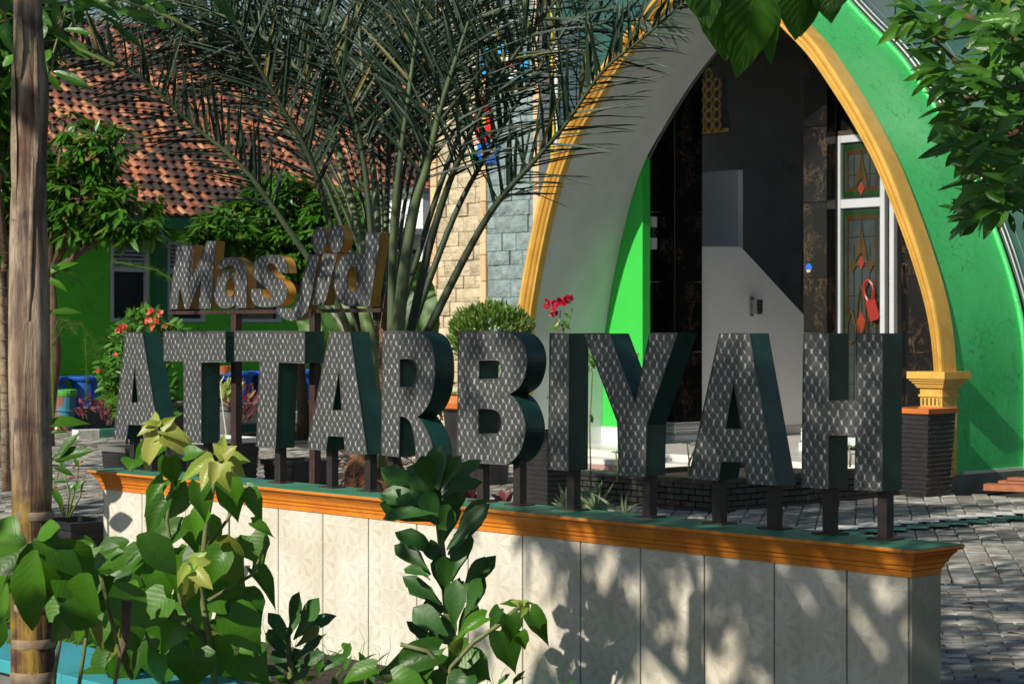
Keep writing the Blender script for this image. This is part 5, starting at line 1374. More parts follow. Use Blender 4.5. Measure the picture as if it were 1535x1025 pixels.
# mango trees before and beside the green house
leafy_tree('mango_tree', 'mango tree with drooping glossy leaves in front of the roof at left', G(70, 668), [blob(150, 225, 45, 45, 28.5), blob(120, 300, 60, 60, 28.5), blob(190, 320, 50, 38, 28.2), blob(55, 280, 55, 70, 29), blob(210, 345, 24, 22, 28), blob(95, 180, 22, 25, 28.4), blob(-25, 260, 70, 120, 29)], 760, 0.27, 'lance', top=P(75, 400, 28.5), seed=2, trunk_r=0.1)
leafy_tree('mango_tree', 'mango tree with bright leaves behind the Masjid letters', G(455, 652), [blob(350, 340, 55, 35, 31), blob(420, 310, 60, 45, 31.4), blob(500, 325, 50, 50, 31), blob(450, 370, 60, 35, 31), blob(545, 320, 35, 40, 30.5), blob(430, 268, 22, 16, 31), blob(300, 365, 28, 22, 30.8)], 760, 0.25, 'lance', top=P(455, 430, 31), seed=4, trunk_r=0.1)
leafy_tree('mango_tree', 'dark leafy tree cut off by the left edge behind the slim trunk', G(12, 700), [blob(10, 40, 90, 60, 22), blob(-30, 130, 60, 70, 22), blob(5, 200, 35, 50, 22.5), blob(20, 420, 22, 50, 23), blob(-10, 520, 30, 50, 23)], 520, 0.24, 'lance', top=P(10, 380, 22), seed=9, trunk_r=0.09)
# slim pale trunk at left edge
ts = G(10, 735); sl_t = thing('slim_trunk', 'slim pale ringed palm trunk at the left edge', 'palm tree', ts)
mb = MB(); mb.tube([ts, P(8, 600, ts.y), P(0, 420, ts.y), P(-45, 250, ts.y), P(-60, -40, ts.y)], [0.055, 0.05, 0.045, 0.04, 0.04], 10); mb.build('trunk', M['ring'], sl_t, smooth=True)
for y in range(380, 730, 26):
    mb = MB(); c = P(8 - (600 - y) * 0.01, y, ts.y); mb.tube([c + Vector((0.051 * math.cos(a * math.pi / 8), 0.051 * math.sin(a * math.pi / 8), 0)) for a in range(17)], 0.007, 4, cap=False); mb.build('ring', M['wood'], sl_t)

# ---- date palm in the middle
random.seed(31)
PY = 13.3
pb = G(562, HY + F * CZ / PY)
palm = thing('date_palm', 'date palm with fibrous brown base and long spiny fronds behind the letters', 'palm tree', pb)
mb = MB(); mb.lathe(pb, [(0.17, -0.05), (0.20, 0.25), (0.22, 0.5), (0.20, 0.72), (0.15, 0.9), (0.11, 1.1)], 14); mb.build('fibrous_base', M['fibre'], palm, smooth=True)
mb = MB(); mb.tube([pb + Vector((0.0, 0, 0.8)), P(578, 640, PY), P(582, 560, PY), P(586, 490, PY), P(588, 440, PY)], [0.10, 0.075, 0.07, 0.075, 0.05], 10); mb.build('trunk', M['fibre'], palm, smooth=True)
hair = MB()
for _ in range(420):
    a = U(0, 6.28); z = U(0.05, 0.85); r = 0.20; p = pb + Vector((r * math.cos(a), r * math.sin(a), z)); d = Vector((math.cos(a + U(-.9, .9)), math.sin(a + U(-.9, .9)), U(-1.2, 0.9))).normalized() * U(0.06, 0.14)
    hair.tube([p, p + d * 0.6, p + d + Vector((0, 0, -0.03))], [0.004, 0.003, 0.001], 3, cap=False)
for _ in range(120):
    a = U(0, 6.28); c = P(580, U(480, 680), PY); p = c + Vector((0.075 * math.cos(a), 0.075 * math.sin(a), 0)); d = Vector((math.cos(a), math.sin(a), U(-1, 1))).normalized() * U(0.03, 0.06)
    hair.tube([p, p + d], [0.006, 0.001], 3, cap=False)
hair.build('fibre', M['fibre'], palm, kind='stuff')
lv_, lf_, luv_ = [], [], []
for i, (t, w_) in enumerate([(0, 0.012), (0.12, 0.024), (0.5, 0.022), (0.85, 0.011), (1.0, 0.001)]):
    for x in (-1, 0, 1): lv_.append(Vector((x * w_, t, (0.012 if x else 0) * (1 if t < 0.9 else 0) - 0.10 * t * t)))
for i in range(4):
    for k in range(2): a = i * 3 + k; lf_.append((a, a + 1, a + 4, a + 3))
leaflet_me = mk_mesh('leaflet', lv_, lf_, M['palm'])
FR = []   # image paths base -> tip, distance at base and tip, leaflet length, base radius, first leaflet at fraction
FR.append(([(530, 520), (500, 445), (433, 345), (365, 253), (280, 180), (205, 113), (100, 55), (20, 25)], 13.2, 12.2, 0.42, 0.028, 0.30))
FR.append(([(548, 520), (520, 430), (470, 252), (425, 165), (375, 80), (325, -10), (270, -80)], 13.3, 12.8, 0.52, 0.030, 0.36))
FR.append(([(560, 500), (565, 341), (558, 240), (545, 120), (535, 0), (525, -140)], 13.5, 13.8, 0.50, 0.036, 0.40))
FR.append(([(587, 500), (590, 350), (600, 240), (613, 140), (627, 30), (640, -90)], 12.9, 12.6, 0.55, 0.034, 0.45))
FR.append(([(594, 520), (607, 400), (622, 310), (640, 250), (661, 160), (690, 70), (730, -50)], 12.8, 12.4, 0.55, 0.048, 0.42))
FR.append(([(615, 500), (641, 380), (666, 296), (690, 235), (735, 140), (795, 50), (860, -30)], 12.9, 12.3, 0.50, 0.034, 0.40))
FR.append(([(612, 510), (640, 430), (683, 320), (722, 245), (775, 155), (830, 70), (890, -20)], 13.3, 13.1, 0.48, 0.030, 0.42))
FR.append(([(640, 500), (700, 380), (745, 305), (795, 248), (845, 190), (903, 108), (958, 62), (1025, 5)], 12.9, 12.0, 0.45, 0.030, 0.34))
FR.append(([(575, 480), (520, 280), (470, 120), (430, 30), (360, -60)], 13.6, 14.2, 0.5, 0.030, 0.40))
FR.append(([(585, 470), (640, 220), (700, 90), (800, -10), (930, -70)], 13.7, 14.4, 0.5, 0.030, 0.35))
FR.append(([(572, 480), (582, 250), (588, 100), (580, -60)], 13.8, 14.6, 0.5, 0.030, 0.38))
FR.append(([(560, 470), (500, 200), (400, 60), (250, 0), (120, 10)], 13.7, 13.9, 0.5, 0.026, 0.45))
FR.append(([(590, 470), (600, 200), (660, 40), (720, -60)], 13.5, 14.0, 0.52, 0.028, 0.42))
FR.append(([(600, 470), (690, 200), (780, 95), (880, 40), (1010, 30)], 13.6, 13.2, 0.42, 0.024, 0.42))
FR.append(([(555, 470), (480, 260), (380, 150), (300, 90), (200, 30), (90, -20)], 13.9, 14.6, 0.5, 0.024, 0.45))
FR.append(([(565, 480), (545, 240), (500, 90), (440, -50)], 13.2, 13.0, 0.52, 0.028, 0.42))
FR.append(([(598, 480), (630, 250), (650, 120), (655, -60)], 13.4, 13.6, 0.52, 0.028, 0.42))
random.seed(77)
for k in range(9):       # further fronds at the back of the crown
    a_ = -0.85 + k * 0.155 + U(-.05, .05); x1 = 575 + 420 * math.sin(a_) ; 
    FR.append(([(580 + 12 * math.sin(a_ * 2), 460), (575 + 110 * math.sin(a_), 270), (575 + 270 * math.sin(a_), 80 + 60 * abs(math.sin(a_))), (575 + 520 * math.sin(a_), -60 + 90 * abs(math.sin(a_)))], 14.0 + U(-.3, .3), 14.6 + U(-.5, .5), 0.50, 0.020, 0.60))
lcount = 0; rest = MB()
for fi, (path, Ya, Yb, LL, r0, f0) in enumerate(FR):
    m_ = len(path); c3 = [tuple(P(x, y, Ya + (Yb - Ya) * i / (m_ - 1))) for i, (x, y) in enumerate(path)]
    pts = [Vector(q) for q in cat(c3, 7)]; n_ = len(pts)
    rad = [max(0.004, r0 * (1 - 0.82 * (i / (n_ - 1)) ** 0.8)) for i in range(n_)]
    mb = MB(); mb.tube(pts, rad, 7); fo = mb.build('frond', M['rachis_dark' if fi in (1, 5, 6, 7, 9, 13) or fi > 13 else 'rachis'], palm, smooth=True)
    cum = [0]
    for a, b in zip(pts[:-1], pts[1:]): cum.append(cum[-1] + (b - a).length)
    T_ = cum[-1]; d_ = T_ * 0.10; side = 1
    def at(x):
        for i in range(n_ - 1):
            if cum[i + 1] >= x: return pts[i] + (pts[i + 1] - pts[i]) * ((x - cum[i]) / (cum[i + 1] - cum[i])), (pts[i + 1] - pts[i]).normalized()
        return pts[-1], (pts[-1] - pts[-2]).normalized()
    while d_ < T_:
        fr_ = d_ / T_; p, tg_ = at(d_)
        per = tg_.cross(Vector((U(-.25, .25), -1, U(-.25, .25)))).normalized()
        out = Vector((U(-.4, .4), U(-1, .6), U(-.2, .5)))
        if fr_ < f0:       # spines
            LLx = U(0.05, 0.13); dd = (tg_ * U(0.3, 0.9) + per * side * U(0.7, 1) + out * 0.5).normalized(); ws = 0.9; step = 0.10
        else:
            g_ = (fr_ - f0) / (1 - f0); LLx = LL * (0.55 + 0.6 * math.sin(math.pi * min(1, g_ + 0.12))) * U(0.8, 1.1)
            dd = (tg_ * U(0.55, 1.1) + per * side * U(0.6, 1.0) + out * 0.45).normalized(); ws = 1.0 if LLx > .2 else 1.4; step = 0.028
        up = (Vector((0, -0.4, 0.9)) + Vector((U(-.6, .6), U(-.6, .6), 0))).normalized()
        Mx = frame(p, dd, up, LLx, ws * (0.55 / LLx if fr_ >= f0 else 1.0))
        big = (fr_ >= f0 and 60 < CX + F * p.x / p.y < 1060 and HY - F * (p.z - CZ) / p.y > -10)
        if big and lcount < 290 and (fi in (0, 3, 4, 5, 7) ): link('leaflet', leaflet_me, fo, M=Mx); lcount += 1
        else: rest.add([Mx @ x for x in lv_], lf_)
        side = -side; d_ += step / 1.6 * U(0.8, 1.2)
rest.build('leaflets', M['palm'], palm, kind='stuff')
# small green shoots at the base of the palm
mb = MB(); mb.tube([P(568, 700, 13.0), P(560, 600, 13.0), P(553, 500, 13.0), P(540, 440, 13.1)], [0.05, 0.05, 0.05, 0.03], 8); mb.build('green_sheath', M['stalk'], palm, smooth=True)
mb = MB(); mb.tube([P(540, 560, 13.4), P(515, 490, 13.4), P(500, 470, 13.5), P(470, 440, 13.5)], [0.03, 0.03, 0.028, 0.02], 8); mb.build('green_sheath', M['rachis'], palm, smooth=True)
# broad banana-like leaves behind the palm stem
bn = thing('banana_plant', 'broad leaved plant in deep shade behind the palm stalks', 'plant', G(560, 690))
for b, t in (((560, 560), (440, 470)), ((540, 600), (500, 440)), ((600, 560), (650, 440)), ((620, 520), (628, 390)), ((560, 520), (470, 420)), ((600, 520), (585, 390)), ((575, 560), (530, 420))):
    p = P(b[0], b[1], 15.5); q = P(t[0], t[1], 15.5); link('leaf', LM['oval1'], bn, M=frame(p, q - p, CAMD, (q - p).length, 0.9))
mb = MB(); mb.tube([G(560, 690), P(575, 560, 15.6), P(585, 480, 15.6)], [0.06, 0.05, 0.03], 7); mb.build('stem', M['stalk'], bn)

# ---- round clipped bush in its pot
random.seed(41)
bt_, gq, hh, rr = round_pot('bush_pot', 'black pot with orange rim under the round bush behind letter B', 718, 724, 118, 592, 'black', rim='orange_rim')
bu = thing('round_bush', 'round clipped evergreen bush behind the top of letter B', 'bush', gq + Vector((0, 0, hh * .9)))
mb = MB(); mb.tube([gq + Vector((0, 0, hh * .9)), P(737, 540, gq.y), P(737, 500, gq.y)], [0.04, 0.035, 0.02], 7); mb.build('stem', M['wood'], bu)
pts = []; c = P(736, 502, gq.y); k_ = gq.y / F
for _ in range(6500):
    d = Vector((U(-1, 1), U(-1, 1), U(-1, 1)))
    if d.length > 1 or d.length < .35: continue
    d = d.normalized() * (d.length ** .4); o_ = c + Vector((d.x * 60 * k_, d.y * 60 * k_, d.z * 44 * k_)) * (1 + .16 * math.sin(9 * d.x + 2) * math.cos(8 * d.z + 5 * d.y))
    dd = (Vector((d.x, d.y, d.z + .7)) + Vector((U(-.6, .6), U(-.6, .6), U(-.3, .6)))).normalized(); pts.append((o_, dd, Vector((U(-1, 1), -1, U(-.5, .5))), U(0.05, 0.09), 1.1))
cloud('foliage', bu, 'lance', pts, M['bush'])

# ---- flowers and small plants
def stem_plant(nm, lab, base, path, Y, leaves, key, flowers=None, fm=None, cat_='plant', group=None, r=0.008, pot=None):
    t = thing(nm, lab, cat_, base, group)
    for pth in path:
        mb = MB(); mb.tube([P(x, y, Y) for x, y in pth], [r * (1 - 0.5 * i / len(pth)) for i in range(len(pth))], 6); mb.build('stem', M['stalk'], t, smooth=True)
    for b, q in leaves: put_leaf(t, key, b, q, Y)
    if flowers:
        for (x, y, rp) in flowers:
            mb = MB(); c = P(x, y, Y - 0.03); 
            for k in range(9):
                a = U(0, 6.28); e = U(-.9, 1.2); d = Vector((math.cos(a), math.sin(a) - .2, e)).normalized(); rr_ = rp * Y / F * U(.7, 1.15)
                Mx = frame(c + d * rr_ * .2, d, Vector((U(-1, 1), -1, U(-1, 1))), rr_, 1.6); mb.add([Mx @ v.co for v in LM['oval0'].vertices], [tuple(p.vertices) for p in LM['oval0'].polygons])
            mb.build('flower', M[fm], t)
    return t
random.seed(51)
stem_plant('red_flower', 'red bougainvillea sprig on a thin stem above the letter I', G(820, 735), [[(818, 735), (822, 660), (832, 600), (830, 540), (838, 490), (840, 465)], [(838, 495), (852, 485), (858, 462)]], 19.5,
  [((836, 505), (826, 522)), ((838, 495), (822, 487)), ((840, 485), (850, 497)), ((842, 480), (856, 492)), ((838, 478), (830, 490)), ((845, 470), (856, 476)), ((830, 540), (824, 556)), ((828, 548), (834, 560)), ((826, 590), (818, 596)), ((830, 560), (838, 572))], 'ovalwax', [(826, 460, 10), (838, 454, 10), (846, 452, 9), (822, 453, 7), (830, 470, 8), (853, 449, 8)], 'petal_red', 'flower')
stem_plant('red_flower', 'small red bougainvillea tip beside the letter Y', G(950, 735), [[(952, 735), (955, 640), (953, 560), (950, 535)]], 19.7,
  [((953, 545), (962, 550)), ((953, 542), (945, 552)), ((953, 555), (964, 558)), ((950, 560), (942, 566)), ((954, 575), (962, 590)), ((952, 600), (944, 612))], 'ovalwax', [(954, 533, 4.5)], 'petal_red', 'flower')
stem_plant('leafy_twig', 'leafy twig hanging between the letters I and Y', G(884, 735), [[(886, 735), (884, 640), (888, 560), (880, 520)]], 19.2,
  [((884, 532), (894, 540)), ((884, 530), (876, 548)), ((886, 540), (893, 553)), ((886, 548), (878, 560)), ((884, 620), (890, 634)), ((752, 548), (748, 560)), ((752, 560), (757, 572)), ((752, 540), (745, 550))], 'ovalwax')
for i_, (x, yb, yt, lab) in enumerate(((925, 722, 678, 'thin seedling with a tuft of leaves in the brick planter left of letter Y'), (1032, 716, 664, 'small adenium with pale thick stem in the brick planter left of the third A'), (1274, 700, 668, 'small seedling in the brick planter behind the letter H'))):
    g_ = P(x, yb, 18.9)
    pa = [[(x, yb), (x + 1, (yb + yt) / 2), (x - 2, yt)]]
    if i_: pa.append([(x, yb - 20), (x + 8, yt + 12), (x + 12, yt + 2)])
    lv = []
    for tx, ty in [(p[-1][0], p[-1][1]) for p in pa]:
        for a in (-2.6, -2.0, -1.3, -0.6, 0.1): lv.append(((tx, ty), (tx + 9 * math.cos(a), ty + 5 * math.sin(a) + 1)))
    stem_plant('seedling', lab, g_, pa, 18.9, lv, 'lance', r=0.010)
def rosette(nm, lab, px, py, Y, n_, Lpx, key='strap', cat_='plant', group=None, spread=1.0):
    g_ = P(px, py, Y); t = thing(nm, lab, cat_, g_, group)
    for k in range(n_):
        a = math.pi * (0.08 + 0.84 * (k + U(.2, .8)) / n_); L_ = Lpx * U(.7, 1.1)
        put_leaf(t, key, (px + U(-2, 2), py), (px + L_ * math.cos(a) * spread, py - L_ * math.sin(a)), Y, wsc=1.3, dy=U(-0.15, 0.15), roll=0.8)
    return t
random.seed(61)
rosette('striped_plant', 'cream striped spiky plant behind the sign wall right of letter I', 935, 772, 14.6, 8, 34)
rosette('striped_plant', 'largest tangle of striped spiky leaves between letters I and Y', 893, 768, 15.0, 16, 46)
rosette('striped_plant', 'striped spiky plant just left of the post under letter I', 850, 766, 15.2, 14, 42)
rosette('wine_plant', 'small wine-red leaved plant behind the sign wall under letter B', 705, 752, 14.9, 7, 36, 'lance')
rosette('wine_plant', 'small dark wine-red plant beside the posts of letter B', 758, 757, 14.9, 6, 30, 'lance')
for o in list(bpy.data.objects):
    if o.parent and o.parent.name.startswith('wine_plant') and o.name.startswith('leaf'):
        pass
LM['wine0'] = LM['lance0'].copy(); LM['wine0'].materials[0] = M['redleaf']
for o in bpy.data.objects:
    if o.parent and o.parent.name.startswith('wine_plant'): o.data = LM['wine0']
# red-leaved bedding beyond
def tuft(nm, lab, px, py, rx, ry, Y, n_, Lm, m_, key='lance', cat_='plant', up=0.9):
    t = thing(nm, lab, cat_, P(px, py + ry, Y)); pts = []; k_ = Y / F
    for _ in range(n_):
        d = Vector((U(-1, 1), U(-1, 1), U(-1, 1)))
        if d.length > 1: continue
        o_ = P(px, py, Y) + Vector((d.x * rx * k_, d.y * rx * k_, d.z * ry * k_)); dd = (Vector((d.x * .8, d.y * .6, up)) + Vector((U(-.7, .7), U(-.7, .7), U(-.4, .4)))).normalized()
        pts.append((o_, dd, Vector((U(-1, 1), -1, U(-.5, 1))), Lm * U(.6, 1.2), U(.7, 1.2)))
    cloud('foliage', t, key, pts, M[m_])
    mb = MB()
    for _ in range(5): mb.tube([P(px + U(-.3, .3) * rx, py + ry, Y), P(px + U(-.6, .6) * rx, py, Y)], 0.008, 4)
    mb.build('stem', M['wood'], t)
    return t
tuft('red_bedding', 'dark red feathery plants between the barrel and the first A', 165, 615, 20, 22, 32.5, 130, 0.17, 'redleaf')
tuft('red_bedding', 'dark red feathery plants left of the blue pot row by the barrel', 128, 612, 12, 16, 32.5, 60, 0.15, 'redleaf')
tuft('red_bedding', 'purple-red feathery plants behind the rusty post', 366, 605, 24, 28, 30, 160, 0.17, 'redleaf')
tuft('croton', 'yellow-green plant in a pale pot between the two Ts', 341, 590, 14, 14, 27, 90, 0.16, 'young')
round_pot('pale_pot', 'small pale grey pot under the yellow-green plant', 341, 655, 34, 608, 'concrete')
tuft('grassy_plant', 'spiky yellow-green plant at the left edge', 5, 610, 12, 28, 24, 60, 0.22, 'agave', 'strap0')
tuft('shade_plant', 'dark tangled plant in the brick planter between R and B', 660, 600, 16, 30, 22.5, 120, 0.14, 'mango', up=0.2)
# flowering bush with salmon flowers left of the first letters
random.seed(71)
fb = thing('flowering_bush', 'leafy bush with salmon flowers rising behind the first letters', 'bush', G(205, 690))
pts = []
for (x, y, rx, ry, n_) in ((215, 485, 30, 18, 110), (185, 520, 26, 26, 130), (165, 560, 18, 28, 100), (225, 560, 35, 45, 220), (190, 590, 30, 30, 150), (250, 500, 25, 16, 80), (235, 610, 30, 30, 120)):
    for _ in range(n_):
        a = U(0, 6.28); r = math.sqrt(R()); o_ = P(x + rx * r * math.cos(a), y + ry * r * math.sin(a), 21 + U(-.3, .3)); dd = Vector((U(-1, 1), U(-1, .3), U(-.6, 1))).normalized()
        pts.append((o_, dd, Vector((U(-.6, .6), -1, 1)), U(.10, .17), 0.9))
cloud('foliage', fb, 'ovalwax0', pts, M['mango'])
for (x, y, rp) in ((228, 468, 9), (222, 478, 9), (235, 482, 8), (240, 470, 7), (182, 492, 8), (188, 489, 7), (176, 495, 6), (174, 532, 5), (148, 556, 5), (228, 490, 6), (247, 490, 5)):
    mb = MB(); c = P(x, y, 20.5)
    for k in range(8):
        d = Vector((U(-1, 1), U(-1, .2), U(-1, 1))).normalized(); rr_ = rp * 20.5 / F * U(.7, 1.1); Mx = frame(c, d, Vector((U(-1, 1), -1, U(-1, 1))), rr_, 1.5); mb.add([Mx @ v.co for v in LM['oval0'].vertices], [tuple(p.vertices) for p in LM['oval0'].polygons])
    mb.build('flower', M['petal_salmon'], fb)
mb = MB()
for x in (190, 205, 220): mb.tube([G(x, 690), P(x, 600, 21), P(x + U(-20, 20), 500, 21)], [.02, .015, .008], 5)
mb.build('stem', M['wood'], fb)
# asparagus-fern arching plant against the green wall
fe = thing('fern_plant', 'feathery fern arching against the green wall right of the ringed trunk', 'plant', P(80, 640, 27))
mb = MB()
for pth in ([(78, 520), (95, 490), (120, 485), (140, 510), (146, 540)], [(80, 500), (88, 478), (104, 482), (112, 500)], [(170, 392), (200, 398), (235, 405), (258, 420)], [(128, 500), (130, 540), (130, 600)]):
    for (x0, y0), (x1, y1) in zip(pth[:-1], pth[1:]):
        for k in range(16):
            f_ = k / 16; x = x0 + (x1 - x0) * f_; y = y0 + (y1 - y0) * f_
            for s_ in (-1, 1, 1):
                p = P(x, y, 27); d = Vector((U(-1, 1), U(-.5, .5), U(-1, 1))); Mx = frame(p, d, Vector((0, -1, .5)), U(.05, .12), .8); mb.add([Mx @ x_ for x_ in lv_], lf_)
    mb.tube([P(x, y, 27) for x, y in pth], 0.010, 4)
mb.tube([P(80, 640, 27), P(78, 520, 27)], 0.012, 5)
mb.build('fronds', M['bush'], fe, kind='stuff')

# ---- euphorbia with red flowers in the black planter at the left end of the wall
random.seed(81)
g_ = P(102, 775, 11.6)
stem_plant('thorny_plant', 'thorny plant with tiny red flowers in the black planter at left', g_, [[(98, 775), (88, 745), (82, 720)], [(100, 775), (104, 740), (95, 700)], [(102, 775), (112, 735), (118, 700)], [(103, 775), (120, 745), (126, 712)], [(96, 775), (80, 735), (92, 690)]], 11.6,
  [((95, 700), (92, 686)), ((104, 738), (110, 722)), ((118, 700), (112, 684)), ((82, 720), (76, 706)), ((112, 735), (118, 722))], 'ovalwax', [(82, 733, 3.4), (99, 672, 3.2), (112, 700, 3), (107, 716, 2.6), (122, 693, 3.2)], 'petal_red', r=0.007)

# ---- ringed trunk in the foreground, left
random.seed(91)
TY = 5.6
rt = thing('ringed_trunk', 'thick weathered palm trunk with pale rings, split bark above and yellow-brown below', 'palm tree', P(57, 498 + F * CZ / TY, TY))
path = [(52, 1390, 68), (52, 1120, 66), (50, 1010, 65), (49, 940, 63), (48, 850, 61), (48, 740, 58), (46, 640, 60), (44, 540, 61), (43, 430, 58), (42, 330, 54), (44, 240, 50), (45, 190, 52), (47, 130, 50), (44, 95, 46), (42, 40, 41), (42, -30, 40)]
k_ = TY / F
pts = [P(x, y, TY) for x, y, w_ in path]; rad = [w_ * k_ / 2 for x, y, w_ in path]
pp = cat([(p.x, p.y, p.z, r) for p, r in zip(pts, rad)], 4)
mb = MB(); v = []; n_ = 28
for i, (x, y, z, r) in enumerate(pp):
    for k in range(n_):
        a = 2 * math.pi * k / n_; rr_ = r * (1 + 0.03 * math.sin(5 * a + z * 3) + 0.02 * math.sin(9 * a - z * 7))
        if z > 1.3: rr_ *= 1 + 0.035 * math.sin(7 * a + 1.5) 
        if z > 1.75 and abs(a - 5.2) < 0.12: rr_ *= 0.86
        v.append(Vector((x + rr_ * math.cos(a), y + rr_ * math.sin(a), z)))
mb.add(v, [(i * n_ + k, i * n_ + (k + 1) % n_, (i + 1) * n_ + (k + 1) % n_, (i + 1) * n_ + k) for i in range(len(pp) - 1) for k in range(n_)])
mb.build('trunk', M['bark'], rt, smooth=True)
for y, h_, w_ in ((772, 10, 60), (908, 9, 63), (962, 11, 66), (1012, 13, 68)):
    x = 50; c = P(x, y, TY); mb = MB(); rw = w_ * k_ / 2
    mb.lathe(c, [(rw * 0.98, -h_ * k_ / 2 - .003), (rw * 1.014, -h_ * k_ / 2.6), (rw * 1.008, 0), (rw * 1.014, h_ * k_ / 2.6), (rw * 0.98, h_ * k_ / 2 + .003)], 28); mb.build('leaf_scar', M['ring'], rt, smooth=True)
# peeling bark strips on the upper trunk
for (x0, y0, x1, y1, w_) in ((24, 95, 26, 330, 16), (36, 30, 34, 120, 14), (30, 330, 22, 700, 9), (60, 60, 62, 190, 10), (56, 240, 50, 480, 8)):
    a0 = math.asin(max(-.95, min(.95, (x0 - 46) / 27))); mb = MB(); v = []
    for j in range(9):
        f_ = j / 8; y = y0 + (y1 - y0) * f_; x = x0 + (x1 - x0) * f_; z = P(0, y, TY).z
        r = 27 * k_ * 1.06; dx = (x - 45) * k_; dx = max(-r * .93, min(r * .93, dx)); dyy = -math.sqrt(r * r - dx * dx)
        ww = w_ * k_ / 2 * (0.35 + 0.65 * math.sin(math.pi * (0.08 + .84 * f_))) * U(.8, 1.1)
        c = Vector((P(45, y, TY).x + dx, TY + dyy, z)); tdir = Vector((-dyy, dx, 0)).normalized()
        for e in (-1, 0, 1): v.append(c + tdir * ww * e + Vector((dx, dyy, 0)).normalized() * (0.004 if e == 0 else -0.001))
    mb.add(v, [(j * 3 + k, j * 3 + k + 1, j * 3 + k + 4, j * 3 + k + 3) for j in range(8) for k in range(2)]); mb.build('bark_strip', M['ring'], rt, smooth=True)

# ---- foreground plants in the bed
def cs(x, y, ox, oy, sc): return (ox + x / sc, oy + y / sc)
random.seed(101)
hp_ = thing('heart_leaf_plant', 'large leaning plant with glossy heart-shaped leaves and yellowish tips at lower left', 'plant', P(300, 1130, 7.0))
A = [(690, 170, 590, 305, 70), (700, 255, 582, 425, 110), (790, 195, 680, 360, 120), (840, 180, 860, 345, 110), (960, 170, 1000, 355, 130), (1030, 210, 1120, 325, 90), (850, 330, 845, 510, 190), (900, 455, 1050, 605, 190), (1060, 345, 1165, 395, 50), (1055, 400, 1105, 535, 150), (1060, 540, 1197, 675, 62), (760, 370, 520, 505, 130), (720, 450, 372, 695, 120), (640, 670, 425, 925, 130), (790, 745, 622, 880, 190), (815, 880, 790, 1060, 230), (715, 72, 728, 208, 112), (560, 80, 540, 110, 60), (650, 0, 540, 112, 70), (700, 20, 560, 90, 60), (780, 60, 860, 40, 70),
 (600, 480, 400, 640, 150), (560, 640, 380, 560, 160), (420, 600, 300, 480, 170), (880, 620, 1090, 700, 210), (700, 660, 560, 800, 190), (960, 740, 1130, 880, 220), (900, 820, 900, 1010, 220), (640, 560, 720, 700, 180), (780, 520, 700, 660, 170), (820, 610, 830, 800, 200), (1010, 660, 1100, 790, 180), (1000, 900, 1140, 1010, 200), (680, 900, 640, 1060, 180), (560, 880, 520, 1010, 90), (430, 640, 400, 860, 190), (330, 560, 230, 640, 150), (870, 300, 780, 400, 120), (940, 470, 860, 600, 150), (700, 330, 610, 420, 110), (740, 560, 640, 520, 130), (950, 560, 1030, 520, 110)]
for x0, y0, x1, y1, w_ in A:
    L_ = math.hypot(x1 - x0, y1 - y0); put_leaf(hp_, 'heart', cs(x0, y0, 0, 660, 2.808), cs(x1, y1, 0, 660, 2.808), U(6.5, 7.1), wsc=1.0 * max(0.6, w_ / L_ / 0.82), roll=0.22)
Yg = [(950, 70, 895, 15, 60), (940, 70, 990, 20, 70), (900, 80, 745, 150, 80), (905, 90, 835, 200, 80), (950, 80, 1030, 70, 80), (940, 90, 1040, 150, 90), (930, 100, 950, 200, 90), (910, 95, 890, 190, 70), (925, 60, 940, 0, 50), (800, 530, 715, 605, 60), (800, 560, 745, 700, 70), (810, 560, 790, 710, 80), (820, 550, 890, 620, 70), (810, 520, 850, 470, 60), (830, 520, 890, 500, 70), (700, 850 - 660 + 0, 640, 860 - 660, 50)]
for x0, y0, x1, y1, w_ in Yg[:-1]:
    L_ = math.hypot(x1 - x0, y1 - y0); put_leaf(hp_, 'young', cs(x0, y0, 0, 660, 2.808), cs(x1, y1, 0, 660, 2.808), U(6.3, 6.5), wsc=max(0.6, w_ / L_ / 0.7), roll=0.4)
for x0, y0, x1, y1, w_ in ((720, 880, 620, 870, 30),): pass
for (x0, y0, x1, y1) in ((232, 640, 205, 646), (236, 638, 218, 628), (240, 640, 262, 625), (240, 645, 285, 652), (238, 650, 215, 662), (245, 650, 300, 680), (238, 655, 208, 700), (236, 640, 228, 614)):
    put_leaf(hp_, 'young', (x0, y0), (x1, y1), 6.7, wsc=1.0)
for pth, r in (([(330, 1130), (318, 980), (300, 880), (310, 780), (325, 700)], .014), ([(318, 980), (270, 900), (250, 780), (262, 700), (245, 650)], .008), ([(310, 820), (340, 780), (370, 730)], .007), ([(312, 900), (380, 860), (400, 810)], .007), ([(318, 960), (220, 900), (150, 850), (90, 820)], .010)):
    mb = MB(); mb.tube([P(x, y, 6.8) for x, y in pth], [r * (1 - .5 * i / len(pth)) for i in range(len(pth))], 7); mb.build('stem', M['stalk'], hp_, smooth=True)

